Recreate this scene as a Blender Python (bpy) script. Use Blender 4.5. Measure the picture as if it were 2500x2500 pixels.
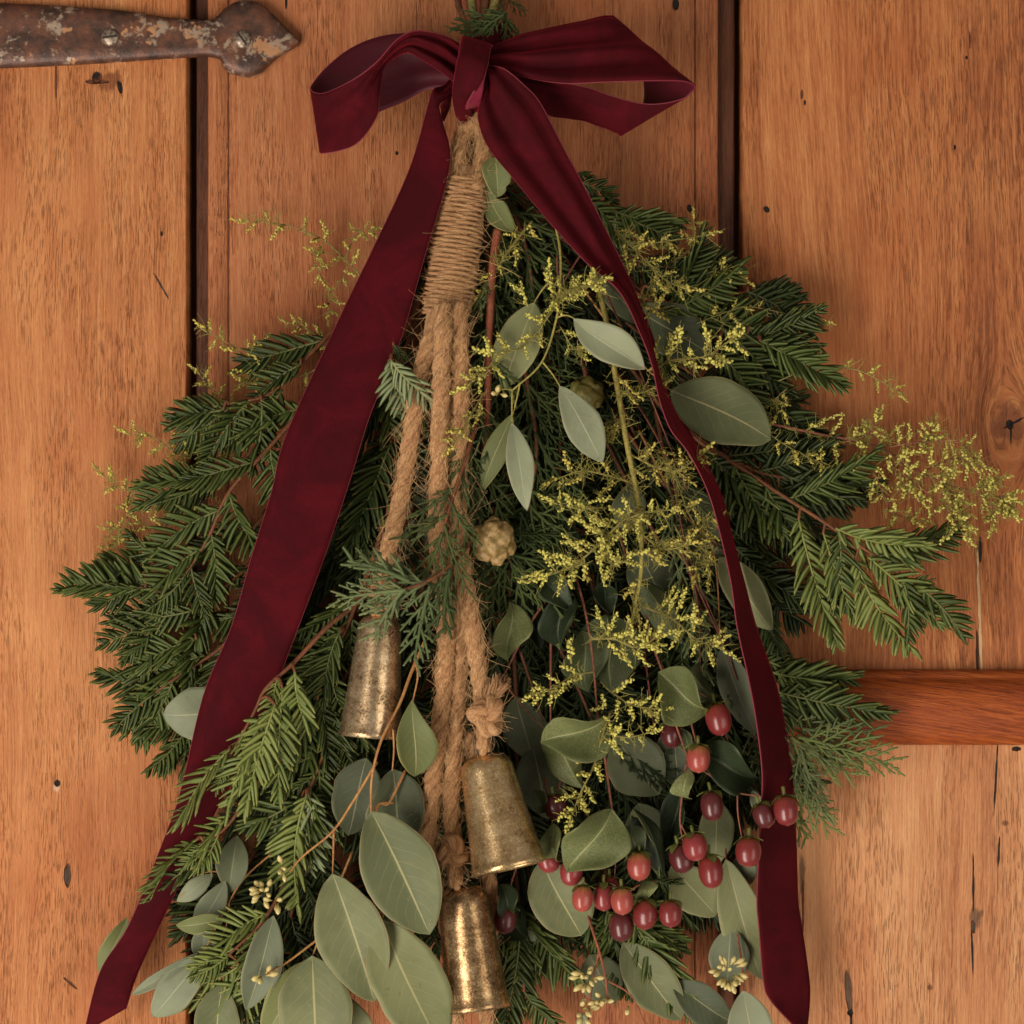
import bpy, math, random
import numpy as np
from mathutils import Vector, Matrix, noise as mnoise

# ------------------------------------------------------------------ camera, light, exposure
for o in list(bpy.data.objects): bpy.data.objects.remove(o, do_unlink=True)
SC = bpy.context.scene
COL = SC.collection
S = 0.00025            # metres per photo pixel on the door face (photo 2500 px = 0.625 m)
D = 1.50               # camera to door face, metres
R = math.radians

cam_d = bpy.data.cameras.new('camera'); cam = bpy.data.objects.new('camera', cam_d); COL.objects.link(cam)
cam.location = (0, -D, 0); cam.rotation_euler = (R(90), 0, 0)
cam_d.sensor_width = 36; cam_d.lens = 36 * D / 0.625
cam_d.clip_start = 0.01; cam_d.clip_end = 50
cam_d.dof.use_dof = True; cam_d.dof.focus_distance = D - 0.055; cam_d.dof.aperture_fstop = 8.0
SC.camera = cam

world = bpy.data.worlds.new('World'); SC.world = world; world.use_nodes = True
bg = world.node_tree.nodes['Background']
bg.inputs['Color'].default_value = (1.0, 0.90, 0.80, 1); bg.inputs['Strength'].default_value = 0.175

def area(name, loc, target, sx, sy, power, color):
    l = bpy.data.lights.new(name, 'AREA'); l.shape = 'RECTANGLE'; l.size = sx; l.size_y = sy
    l.energy = power; l.color = color
    o = bpy.data.objects.new(name, l); COL.objects.link(o); o.location = loc
    o.rotation_euler = (Vector(target) - Vector(loc)).to_track_quat('-Z', 'Y').to_euler()
    return o
area('window_light', (-0.95, -1.55, -0.95), (0, 0, -0.06), 0.75, 2.3, 52, (1.0, 0.90, 0.79))
area('room_light', (1.5, -1.9, -0.5), (0, 0, 0), 1.2, 2.2, 17, (1.0, 0.88, 0.74))

SC.view_settings.view_transform = 'Standard'; SC.view_settings.look = 'None'
SC.view_settings.exposure = 0.0; SC.view_settings.gamma = 1.0
SC.view_settings.use_curve_mapping = False
SC.render.engine = 'CYCLES'
SC.cycles.max_bounces = 3; SC.cycles.diffuse_bounces = 2; SC.cycles.glossy_bounces = 2
SC.cycles.use_adaptive_sampling = True; SC.cycles.adaptive_threshold = 0.03
SC.cycles.use_denoising = True
SC.render.film_transparent = False

# ------------------------------------------------------------------ helpers
CAMV = Vector((0, -1, 0))
def P(px, py, d):
    """point that stands d millimetres in front of the door face"""
    k = (D - d / 1000.0) / D
    return Vector(((px - 1250) * S * k, -d / 1000.0, (1250 - py) * S * k))
def W(w, d): return w * S * (D - d / 1000.0) / D

class MB:
    def __init__(s): s.v = []; s.f = []; s.uv = []; s.m = []
    def add(s, verts, faces, uvs=None, mat=0):
        b = len(s.v); s.v.extend(verts)
        s.uv.extend(uvs if uvs is not None else [(0.5, 0.5)] * len(verts))
        for f in faces: s.f.append(tuple(i + b for i in f)); s.m.append(mat)
    def mesh(s, name, mats, smooth=True, off=(0, 0, 0)):
        me = bpy.data.meshes.new(name)
        ox, oy, oz = off
        me.from_pydata([(v[0] - ox, v[1] - oy, v[2] - oz) for v in s.v], [], s.f)
        for m in mats: me.materials.append(m)
        me.polygons.foreach_set('material_index', s.m)
        me.polygons.foreach_set('use_smooth', [smooth] * len(s.f))
        uvl = me.uv_layers.new(name='UVMap')
        li = np.empty(len(me.loops), dtype=np.int32); me.loops.foreach_get('vertex_index', li)
        uvl.data.foreach_set('uv', np.array(s.uv, dtype=np.float32)[li].ravel())
        me.update(); return me
    def build(s, name, mats, parent=None, smooth=True):
        if not isinstance(mats, (list, tuple)): mats = [mats]
        off = parent_loc(parent)
        o = bpy.data.objects.new(name, s.mesh(name, mats, smooth, off))
        COL.objects.link(o)
        if parent is not None: o.parent = parent
        return o

def parent_loc(p):
    v = Vector((0, 0, 0))
    while p is not None: v += p.location; p = p.parent
    return v

def thing(name, label, cat, loc=(0, 0, 0), group=None):
    o = bpy.data.objects.new(name, None); COL.objects.link(o); o.location = loc
    o.empty_display_size = 0.01
    o['label'] = label; o['category'] = cat
    if group: o['group'] = group
    return o

def inst(mesh, name, parent, mat4):
    o = bpy.data.objects.new(name, mesh); COL.objects.link(o); o.parent = parent
    # parents are never rotated (only roots at base), so world = translation @ local
    o.matrix_local = Matrix.Translation(-parent_loc(parent)) @ mat4
    return o

def frame(x, roll=0.0, up=None):
    """axes: X along x, Z as near as can be to facing the viewer's side of the door, then rolled about X"""
    x = x.normalized(); z = (up if up is not None else CAMV)
    z = z - x * z.dot(x)
    if z.length < 1e-4: z = Vector((0, 0, 1)) - x * x.z
    z.normalize()
    if roll: z = Matrix.Rotation(roll, 3, x) @ z
    y = z.cross(x)
    return x, y, z
def mat_from(base, x, y, z, s=1.0):
    return Matrix(((x.x * s, y.x * s, z.x * s, base.x), (x.y * s, y.y * s, z.y * s, base.y),
                   (x.z * s, y.z * s, z.z * s, base.z), (0, 0, 0, 1)))

def catmull(pts, n):
    """n+1 samples of a Catmull-Rom curve through pts (numpy (k,c)), uniform in index"""
    p = np.array([tuple(q) for q in pts], dtype=float)
    if len(p) == 1: return np.repeat(p, n + 1, 0)
    q = np.vstack([2 * p[0] - p[1], p, 2 * p[-1] - p[-2]])
    t = np.linspace(0, len(p) - 1, n + 1); i = np.minimum(t.astype(int), len(p) - 2); f = (t - i)[:, None]
    a, b, c, d = q[i], q[i + 1], q[i + 2], q[i + 3]
    return 0.5 * ((2 * b) + (c - a) * f + (2 * a - 5 * b + 4 * c - d) * f ** 2 + (3 * b - a - 3 * c + d) * f ** 3)

def resample(p, step):
    seg = np.linalg.norm(np.diff(p, axis=0), axis=1); L = np.concatenate([[0], np.cumsum(seg)])
    n = max(2, int(L[-1] / step)); t = np.linspace(0, L[-1], n + 1)
    return np.stack([np.interp(t, L, p[:, k]) for k in range(p.shape[1])], 1), L[-1]

def frames_along(p):
    t = np.gradient(p, axis=0); t /= np.maximum(np.linalg.norm(t, axis=1), 1e-9)[:, None]
    n = np.cross(t[0], (0.31, -0.9, 0.2)); n /= np.linalg.norm(n)
    N = [n]
    for k in range(1, len(p)):
        n = n - t[k] * np.dot(n, t[k]); l = np.linalg.norm(n)
        if l < 1e-6: n = np.cross(t[k], (1, 0, 0.1)); l = np.linalg.norm(n)
        n = n / l; N.append(n)
    N = np.array(N); return t, N, np.cross(t, N)

def tube(mb, p, r, sides=6, mat=0, cap=True, flat=1.0, v0=0.0, v1=1.0, tip=True):
    p = np.asarray(p, dtype=float); n = len(p)
    r = np.full(n, r) if np.isscalar(r) else np.asarray(r, dtype=float)
    if len(r) != n: r = np.interp(np.linspace(0, 1, n), np.linspace(0, 1, len(r)), r)
    t, N, B = frames_along(p)
    a = np.linspace(0, 2 * math.pi, sides, endpoint=False)
    ring = (N[:, None, :] * np.cos(a)[None, :, None] + B[:, None, :] * (np.sin(a) * flat)[None, :, None]) * r[:, None, None] + p[:, None, :]
    V = ring.reshape(-1, 3).tolist()
    U = [(j / sides, v0 + (v1 - v0) * i / (n - 1)) for i in range(n) for j in range(sides)]
    F = []
    for i in range(n - 1):
        for j in range(sides):
            k = (j + 1) % sides
            F.append((i * sides + j, i * sides + k, (i + 1) * sides + k, (i + 1) * sides + j))
    if cap:
        if tip:
            V.append((p[-1] + t[-1] * r[-1] * 0.8).tolist()); U.append((0.5, v1)); e = len(V) - 1
            for j in range(sides): F.append(((n - 1) * sides + j, (n - 1) * sides + (j + 1) % sides, e))
        else: F.append(tuple((n - 1) * sides + j for j in range(sides)))
        F.append(tuple(reversed(range(sides))))
    mb.add(V, F, U, mat)

def lathe(mb, prof, seg, origin, x, y, z, mat=0, wob=None, closed_ends=True):
    """profile [(radius, height)] about axis z"""
    V = []; U = []; n = len(prof)
    for i, (r, h) in enumerate(prof):
        for j in range(seg):
            a = 2 * math.pi * j / seg
            rr = r * (wob(a, i / (n - 1)) if wob else 1.0)
            q = origin + x * (rr * math.cos(a)) + y * (rr * math.sin(a)) + z * h
            V.append((q.x, q.y, q.z)); U.append((j / seg, i / (n - 1)))
    F = []
    for i in range(n - 1):
        for j in range(seg):
            k = (j + 1) % seg
            F.append((i * seg + j, i * seg + k, (i + 1) * seg + k, (i + 1) * seg + j))
    if closed_ends:
        F.append(tuple(reversed(range(seg)))); F.append(tuple((n - 1) * seg + j for j in range(seg)))
    mb.add(V, F, U, mat)

def path3(pts, n=None):
    q = [tuple(P(*a)) for a in pts]
    return catmull(q, n or max(4, 8 * (len(q) - 1)))

# ------------------------------------------------------------------ material helpers
class NT:
    def __init__(s, name):
        s.mat = bpy.data.materials.new(name); s.mat.use_nodes = True; s.t = s.mat.node_tree; s.t.nodes.clear()
        s.out = s.t.nodes.new('ShaderNodeOutputMaterial'); s.b = s.t.nodes.new('ShaderNodeBsdfPrincipled')
        s.t.links.new(s.b.outputs[0], s.out.inputs['Surface'])
    def n(s, kind, **kw):
        nd = s.t.nodes.new(kind)
        for k, v in kw.items(): setattr(nd, k, v)
        return nd
    def put(s, sock, val):
        if hasattr(val, 'is_linked') or isinstance(val, bpy.types.NodeSocket): s.t.links.new(val, sock)
        else: sock.default_value = val
    def math(s, op, a, b=None, c=None, clamp=False):
        nd = s.n('ShaderNodeMath', operation=op); nd.use_clamp = clamp
        for i, v in enumerate((a, b, c)):
            if v is not None: s.put(nd.inputs[i], v)
        return nd.outputs[0]
    def comb(s, x, y, z):
        nd = s.n('ShaderNodeCombineXYZ')
        for i, v in enumerate((x, y, z)): s.put(nd.inputs[i], v)
        return nd.outputs[0]
    def noise(s, vec, scale, detail=3, rough=0.55, dist=0.0):
        nd = s.n('ShaderNodeTexNoise'); s.put(nd.inputs['Vector'], vec); nd.inputs['Scale'].default_value = scale
        nd.inputs['Detail'].default_value = detail; nd.inputs['Roughness'].default_value = rough
        nd.inputs['Distortion'].default_value = dist; return nd.outputs['Fac']
    def ramp(s, fac, stops, interp='LINEAR'):
        nd = s.n('ShaderNodeValToRGB'); s.put(nd.inputs[0], fac); cr = nd.color_ramp; cr.interpolation = interp
        while len(cr.elements) < len(stops): cr.elements.new(0.5)
        for e, (p, c) in zip(cr.elements, stops):
            e.position = p; e.color = (c, c, c, 1) if not isinstance(c, (tuple, list)) else (*c, 1)
        return nd.outputs[0]
    def mix(s, fac, a, b, mode='MIX'):
        nd = s.n('ShaderNodeMix', data_type='RGBA', blend_type=mode)
        s.put(nd.inputs[0], fac)
        for i, v in ((6, a), (7, b)): s.put(nd.inputs[i], (*v, 1) if isinstance(v, (tuple, list)) and len(v) == 3 else v)
        return nd.outputs[2]
    def step(s, x, lo, hi):
        nd = s.n('ShaderNodeMapRange'); nd.interpolation_type = 'SMOOTHSTEP'; s.put(nd.inputs[0], x)
        nd.inputs[1].default_value = lo; nd.inputs[2].default_value = hi; return nd.outputs[0]
    def bump(s, h, strength, dist=0.001, normal=None):
        nd = s.n('ShaderNodeBump'); nd.inputs['Strength'].default_value = strength; nd.inputs['Distance'].default_value = dist
        s.put(nd.inputs['Height'], h)
        if normal is not None: s.put(nd.inputs['Normal'], normal)
        return nd.outputs[0]
    def obj(s): return s.n('ShaderNodeTexCoord').outputs['Object']
    def uvsep(s):
        sp = s.n('ShaderNodeSeparateXYZ'); s.t.links.new(s.n('ShaderNodeTexCoord').outputs['UV'], sp.inputs[0]); return sp.outputs[0], sp.outputs[1]
    def rand(s): return s.n('ShaderNodeObjectInfo').outputs['Random']
    def set(s, **kw):
        names = {'color': 'Base Color', 'rough': 'Roughness', 'metal': 'Metallic', 'normal': 'Normal', 'spec': 'Specular IOR Level',
                 'sheen': 'Sheen Weight', 'sheen_rough': 'Sheen Roughness', 'sheen_tint': 'Sheen Tint', 'coat': 'Coat Weight', 'coat_rough': 'Coat Roughness',
                 'sss': 'Subsurface Weight', 'trans': 'Transmission Weight'}
        for k, v in kw.items():
            s.put(s.b.inputs[names[k]], (*v, 1) if isinstance(v, (tuple, list)) and len(v) == 3 else v)
        return s.mat
def srgb(r, g, b):
    f = lambda c: ((c / 255 + 0.055) / 1.055) ** 2.4 if c / 255 > 0.04045 else c / 255 / 12.92
    return (f(r), f(g), f(b))
# ------------------------------------------------------------------ wood
def wood(name, light, mid, dark, seed, axis='z', marks=(), pore=1.0, gloss=0.5, wave=0.012, slant=0.0):
    m = NT(name); o = m.obj(); sp = m.n('ShaderNodeSeparateXYZ'); m.t.links.new(o, sp.inputs[0])
    X, Y, Z = sp.outputs
    a, b = (X, Z) if axis == 'z' else (Z, X)          # a across the grain, b along it
    if slant: a = m.math('ADD', a, m.math('MULTIPLY', b, slant))
    ys = m.math('ADD', m.math('MULTIPLY', Y, 1.0), seed * 3.17)
    wv = m.noise(m.comb(m.math('MULTIPLY', a, 9.0), ys, m.math('MULTIPLY', b, 2.6)), 1.0, 2)
    # the grain flows round the knots
    knots = [k for k in marks if k[6] == 'knot']
    a2 = m.math('ADD', a, m.math('MULTIPLY', m.math('SUBTRACT', wv, 0.5), wave * 2))
    for k in knots:
        kx, kz = (k[0] - 1250) * S, (1250 - k[1]) * S
        dx = m.math('SUBTRACT', a, kx); dz = m.math('MULTIPLY', m.math('SUBTRACT', b, kz), 0.55)
        rr = m.math('ADD', m.math('ADD', m.math('MULTIPLY', dx, dx), m.math('MULTIPLY', dz, dz)), 0.00025)
        a2 = m.math('SUBTRACT', a2, m.math('DIVIDE', m.math('MULTIPLY', dx, 0.00042), rr))
    def v(sa, sb): return m.comb(m.math('MULTIPLY', a2, sa), ys, m.math('MULTIPLY', b, sb))
    broad = m.noise(v(22, 1.6), 1.0, 3); band = m.noise(v(150, 3.2), 1.0, 4, 0.6)
    fine = m.noise(v(1150, 48), 1.0, 3, 0.68); blot = m.noise(m.comb(m.math('MULTIPLY', X, 11.0), ys, m.math('MULTIPLY', Z, 7.0)), 1.0, 4)
    por = m.noise(v(1300, 95), 1.0, 2, 0.5); por2 = m.noise(v(620, 44), 1.0, 2, 0.5); gate = m.noise(v(45, 9), 1.0, 2)
    fibre = m.noise(m.comb(m.math('MULTIPLY', a2, 1500.0), ys, m.math('MULTIPLY', b, 240.0)), 1.0, 2)
    f = m.math('ADD', m.math('ADD', m.math('MULTIPLY', broad, 0.46), m.math('MULTIPLY', band, 0.30)), m.math('MULTIPLY', fine, 0.62))
    line = m.noise(v(520, 13), 1.0, 3, 0.6)
    f = m.math('ADD', m.math('ADD', f, m.math('MULTIPLY', fibre, 0.22)), m.math('MULTIPLY', m.math('SUBTRACT', line, 0.5), 0.42))
    col = m.ramp(f, [(0.56, dark), (0.77, mid), (1.0, light)])
    col = m.mix(m.math('MULTIPLY', m.step(blot, 0.48, 0.72), 0.6), col, tuple(c * q for c, q in zip(mid, (0.92, 0.74, 0.62))))
    col = m.mix(m.math('MULTIPLY', m.step(m.noise(m.comb(m.math('MULTIPLY', X, 5.0), m.math('ADD', ys, 9.0), m.math('MULTIPLY', Z, 4.0)), 1.0, 3), 0.52, 0.75), 0.4), col, tuple(min(1, c * 1.25) for c in light))
    pm = m.math('MULTIPLY', m.math('MULTIPLY', m.step(por, 0.52, 0.68), m.step(gate, 0.36, 0.60)), 0.42 * pore)
    pm2 = m.math('MULTIPLY', m.step(por2, 0.66, 0.82), 0.45 * pore)
    pores = m.math('MAXIMUM', pm, pm2)
    col = m.mix(pores, col, tuple(c * q for c, q in zip(dark, (0.36, 0.28, 0.26))))
    h = m.math('SUBTRACT', m.math('ADD', m.math('MULTIPLY', fine, 0.5), m.math('ADD', m.math('MULTIPLY', band, 0.5), m.math('MULTIPLY', fibre, 0.25))), m.math('MULTIPLY', pores, 0.9))
    en = m.noise(m.comb(m.math('MULTIPLY', X, 260.0), ys, m.math('MULTIPLY', Z, 120.0)), 1.0, 3)
    for (px, py, rx, ry, ang, colr, kind) in marks:
        cx, cz = (px - 1250) * S, (1250 - py) * S
        dx = m.math('SUBTRACT', X, cx); dz = m.math('SUBTRACT', Z, cz); ca, sa = math.cos(R(ang)), math.sin(R(ang))
        u = m.math('DIVIDE', m.math('ADD', m.math('MULTIPLY', dx, ca), m.math('MULTIPLY', dz, sa)), rx * S)
        w = m.math('DIVIDE', m.math('SUBTRACT', m.math('MULTIPLY', dz, ca), m.math('MULTIPLY', dx, sa)), ry * S)
        r = m.math('SQRT', m.math('ADD', m.math('MULTIPLY', u, u), m.math('MULTIPLY', w, w)))
        r = m.math('ADD', r, m.math('MULTIPLY', m.math('SUBTRACT', en, 0.5), 1.5 if kind != 'hole' else 0.8))
        k = m.step(r, 1.15, 0.6 if kind in ('stain', 'knot') else 0.85)
        if kind == 'knot':
            k = m.math('MULTIPLY', k, 0.75)
        elif kind == 'stain': k = m.math('MULTIPLY', k, 0.8)
        col = m.mix(k, col, colr)
        if kind in ('hole', 'crack'): h = m.math('SUBTRACT', h, m.math('MULTIPLY', k, 2.5))
    rough = m.math('ADD', m.math('MULTIPLY', fine, 0.25), gloss)
    return m.set(color=col, rough=rough, spec=0.35, normal=m.bump(h, 1.0, 0.0011))

BLK = srgb(24, 14, 9); GRY = srgb(74, 56, 44); BRN = srgb(96, 52, 30)
LT, MD, DK = srgb(204, 142, 90), srgb(177, 109, 62), srgb(126, 70, 38)
w_left = wood('wood_left', LT, MD, DK, 1.3, marks=[
    (237, 189, 11, 15, 0, BLK, 'hole'), (268, 196, 36, 26, 20, srgb(120, 66, 34), 'stain'), (293, 212, 6, 15, 10, BLK, 'hole'), (236, 199, 26, 5, 0, BRN, 'crack'),
    (394, 698, 2.6, 30, 30, GRY, 'crack'), (165, 2137, 8, 27, 0, GRY, 'hole'), (138, 1922, 10, 12, 0, srgb(205, 170, 140), 'stain'), (140, 1912, 7, 8, 0, BLK, 'hole'),
    (137, 195, 2.5, 40, 0, BRN, 'crack'), (395, 570, 3, 6, 0, BLK, 'hole'), (172, 2400, 3, 20, 50, BRN, 'crack')])
w_mid = wood('wood_centre', srgb(190, 128, 83), srgb(164, 98, 58), srgb(116, 64, 36), 4.1, pore=1.0, wave=0.006, marks=[
    (969, 372, 4, 5, 0, BLK, 'hole'), (1684, 507, 6, 9, 15, BLK, 'hole'), (1650, 8, 8, 14, 0, BLK, 'hole'), (556, 1250, 2.2, 1700, 0, BRN, 'crack'), (1698, 1250, 2.2, 1700, 0, BRN, 'crack'), (698, 5, 3, 14, 0, BLK, 'hole')])
w_up = wood('wood_upper', srgb(202, 138, 84), srgb(173, 103, 57), srgb(125, 68, 36), 7.7, wave=0.014, slant=0.03, marks=[
    (1872, 511, 6, 8, 40, BLK, 'hole'), (1965, 250, 3, 6, 0, BLK, 'hole'), (1958, 230, 3, 10, 0, BRN, 'crack'), (2465, 1035, 46, 52, 0, srgb(118, 66, 38), 'knot'), (2466, 1036, 8, 12, 20, BLK, 'hole'), (2480, 1030, 26, 2.5, 28, BLK, 'crack'), (2468, 1056, 2.5, 24, 0, BLK, 'crack'),
    (2391, 1490, 4, 170, 2, srgb(205, 165, 120), 'crack'), (2393, 1340, 4, 30, 0, BLK, 'hole'), (2386, 1600, 3, 55, 1, BLK, 'crack'), (2360, 140, 3, 4, 0, BLK, 'hole'), (2368, 100, 2.5, 20, 0, BRN, 'crack'), (2331, 360, 3, 6, 0, BLK, 'hole')])
w_low = wood('wood_lower', srgb(210, 156, 108), srgb(186, 123, 79), srgb(142, 85, 50), 12.4, wave=0.016, marks=[
    (2481, 1828, 11, 6, 0, BLK, 'hole'), (2431, 1900, 2.4, 85, -3, BLK, 'crack'), (2438, 2080, 2.4, 40, -3, BLK, 'crack'), (2380, 2242, 13, 27, 6, srgb(104, 74, 52), 'stain'), (2376, 2262, 5, 14, 0, GRY, 'crack'), (2390, 2236, 6, 18, -28, srgb(104, 74, 52), 'stain'), (2376, 2150, 2.6, 60, 0, BLK, 'crack'), (2374, 2330, 2.6, 55, 2, BLK, 'crack'),
    (2072, 2420, 8, 55, 4, srgb(96, 70, 50), 'hole'), (2075, 2472, 7, 6, 0, BLK, 'hole'), (2078, 2520, 3, 50, 0, BLK, 'crack'), (1958, 2130, 8, 44, 0, srgb(100, 70, 48), 'stain'), (1960, 2210, 2.5, 60, 0, BRN, 'crack'), (2270, 2410, 9, 9, 0, BRN, 'stain'), (2455, 2010, 10, 10, 0, BRN, 'stain')])
w_groove = wood('wood_groove', srgb(104, 60, 36), srgb(80, 45, 26), srgb(52, 29, 18), 15.0, pore=0.7)
w_rail = wood('wood_rail', srgb(184, 98, 40), srgb(146, 68, 27), srgb(92, 40, 18), 21.0, axis='x', gloss=0.18, pore=0.6, wave=0.02, slant=0.16)

def slab(name, x0, x1, y0, y1, d0, d1, mat, parent, bev=5, warp=0.4, cols=None):
    """a board between photo columns x0..x1, rows y0..y1, front face at d1 mm; soft arrises and a slightly uneven face"""
    mb = MB(); nx = max(6, int((x1 - x0) / 60)); nz = 42
    xs = [x0, x0 + bev * 0.3, x0 + bev] + list(np.linspace(x0 + bev, x1 - bev, nx)[1:-1]) + [x1 - bev, x1 - bev * 0.3, x1]
    if cols: xs = sorted(set(xs + [c for cc in cols for c in (cc - 7, cc - 2.5, cc + 2.5, cc + 7)]))
    zs = np.linspace(y0, y1, nz)
    def depth(x):
        e = min(x - x0, x1 - x); dd = 0.0
        if e < bev: dd -= 1.3 * (1 - math.sqrt(max(0, 1 - (1 - e / bev) ** 2)))
        if cols:
            for c in cols:
                if abs(x - c) < 3: dd -= 1.6
        return dd
    V = []; n = len(xs)
    for z in zs:
        for x in xs:
            q = mnoise.noise(Vector((x * 0.012 + d1, z * 0.003, 3.3))) * warp
            ex = mnoise.noise(Vector((x0 * 0.1, z * 0.02, 7))) * 1.5 if x in (xs[0],) else (mnoise.noise(Vector((x1 * 0.1, z * 0.02, 9))) * 1.5 if x == xs[-1] else 0)
            p = P(0, 0, 0); p = Vector(((x + ex - 1250) * S, -(d1 + depth(x) + q) / 1000, (1250 - z) * S)); V.append(tuple(p))
    F = [(i * n + j, (i + 1) * n + j, (i + 1) * n + j + 1, i * n + j + 1) for i in range(nz - 1) for j in range(n - 1)]
    b = len(V)
    for i in range(nz):
        for j in (0, n - 1): x, y, z = V[i * n + j]; V.append((x, -d0 / 1000, z))
    for i in range(nz - 1):
        F.append((i * n, b + 2 * i, b + 2 * i + 2, (i + 1) * n)); F.append((i * n + n - 1, (i + 1) * n + n - 1, b + 2 * i + 3, b + 2 * i + 1))
    # top and bottom ends
    F.append(tuple([b, ] + [j for j in range(n)] + [b + 1])); F.append(tuple([b + 2 * (nz - 1) + 1] + [(nz - 1) * n + j for j in reversed(range(n))] + [b + 2 * (nz - 1)]))
    mb.add(V, F); return mb.build(name, mat, parent)

door = thing('plank_door', 'worn orange-brown wooden plank door behind the hanging greenery', 'door', (0, 0.03, 0))
slab('plank', -330, 455, -300, 2800, -24, 0, w_left, door)
slab('plank', 506, 1754, -300, 2800, -24, -2.5, w_mid, door, cols=[556, 1698])
slab('plank', 1812, 2830, -300, 1700, -24, 0, w_up, door)
slab('plank', 1813, 2830, 1760, 2800, -24, 0.5, w_low, door)
slab('backing_strip', 474, 540, -300, 2800, -28, -9.5, w_groove, door)
slab('backing_strip', 380, 474, -300, 2800, -40, -29, w_groove, door)
slab('backing_strip', 1730, 1797, -300, 2800, -28, -9.5, w_groove, door)
slab('backing_strip', 1799, 1860, -300, 2800, -40, -29, w_groove, door)
# the rail: a rounded red-brown moulding with a thin lip along its top
mb = MB(); prof = [(1634, 1), (1636, 6), (1640, 8.6), (1650, 9.6), (1654, 9.9), (1658, 12), (1670, 15), (1690, 17.3), (1715, 18.6), (1745, 18.8), (1775, 17.6), (1795, 15.6), (1806, 13.6), (1812, 11.5), (1816, 8), (1817, 1)]
xs = list(np.linspace(1836, 2830, 30)); V = []
for x in xs:
    for (py, d) in prof:
        dd = d if x > 1845 else d * 0.8
        V.append(((x - 1250) * S, -(dd + 0.15 * mnoise.noise(Vector((x * .01, py * .02, 0)))) / 1000, (1250 - py) * S))
n = len(prof); F = [(i * n + j, i * n + j + 1, (i + 1) * n + j + 1, (i + 1) * n + j) for i in range(len(xs) - 1) for j in range(n - 1)]
F += [tuple(range(n - 1, -1, -1)), tuple((len(xs) - 1) * n + j for j in range(n))]
mb.add(V, F); rail = mb.build('rail', w_rail, door); rail['label'] = 'glossy red-brown moulded rail crossing the right planks'

# ------------------------------------------------------------------ strap hinge
m = NT('rusted_iron'); o = m.obj()
n1 = m.noise(o, 95, 5, 0.62); n2 = m.noise(o, 260, 4, 0.6); n3 = m.noise(o, 62, 6, 0.72, 0.5); n4 = m.noise(o, 900, 2)
c = m.ramp(n1, [(0.35, srgb(58, 42, 36)), (0.52, srgb(92, 60, 46)), (0.68, srgb(116, 72, 50))])
c = m.mix(m.step(m.math('ADD', m.math('MULTIPLY', n3, 0.75), m.math('MULTIPLY', n2, 0.25)), 0.535, 0.60), c, srgb(158, 138, 118))
c = m.mix(m.step(m.math('ADD', m.math('MULTIPLY', m.noise(o, 70, 3, 0.6), 0.8), m.math('MULTIPLY', n2, 0.2)), 0.60, 0.63), c, srgb(176, 128, 90))
iron = m.set(color=c, rough=0.42, metal=0.25, normal=m.bump(m.math('ADD', n2, m.math('MULTIPLY', n4, 0.4)), 0.5, 0.0006))
m = NT('screw_steel'); steel = m.set(color=m.ramp(m.noise(m.obj(), 500, 4), [(0.35, srgb(92, 76, 64)), (0.65, srgb(176, 158, 140))]), rough=0.38, metal=0.6)
hinge = thing('strap_hinge', 'rusty iron strap hinge with leaf-shaped end on the door', 'hinge', P(300, 90, 0))
top = [(-60, 8), (0, 12), (110, 16), (200, 22), (300, 30), (380, 43), (450, 50), (500, 53), (522, 52), (535, 42), (552, 24), (575, 10), (600, 5), (625, 8), (650, 20), (680, 50), (705, 75), (722, 93), (731, 104)]
bot = [(-60, 166), (0, 167), (110, 163), (200, 158), (300, 152), (380, 146), (450, 142), (500, 139), (520, 141), (538, 147), (546, 162), (556, 176), (585, 186), (608, 189), (632, 183), (652, 165), (680, 140), (710, 122), (731, 110)]
T = catmull(top, 72); B = catmull(bot, 72); V = []; na = 9
for k in range(73):
    for j in range(na):
        s = j / (na - 1); e = abs(2 * s - 1)
        q = T[k] * (1 - s) + B[k] * s
        dd = 6.8 - 1.6 * e ** 16 + 0.35 * mnoise.noise(Vector((q[0] * .03, q[1] * .03, 1)))
        V.append(((q[0] - 1250) * S, -dd / 1000, (1250 - q[1]) * S))
F = [(k * na + j, k * na + j + 1, (k + 1) * na + j + 1, (k + 1) * na + j) for k in range(72) for j in range(na - 1)]
b = len(V)
for k in range(73):
    for j in (0, na - 1): V.append((V[k * na + j][0], 0.0005, V[k * na + j][2]))
for k in range(72):
    F.append((k * na, (k + 1) * na, b + 2 * k + 2, b + 2 * k)); F.append((k * na + na - 1, b + 2 * k + 1, b + 2 * k + 3, (k + 1) * na + na - 1))
F.append(tuple([72 * na + j for j in range(na)] + [b + 145, b + 144]))
mb = MB(); mb.add(V, F); mb.build('strap', iron, hinge)
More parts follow.
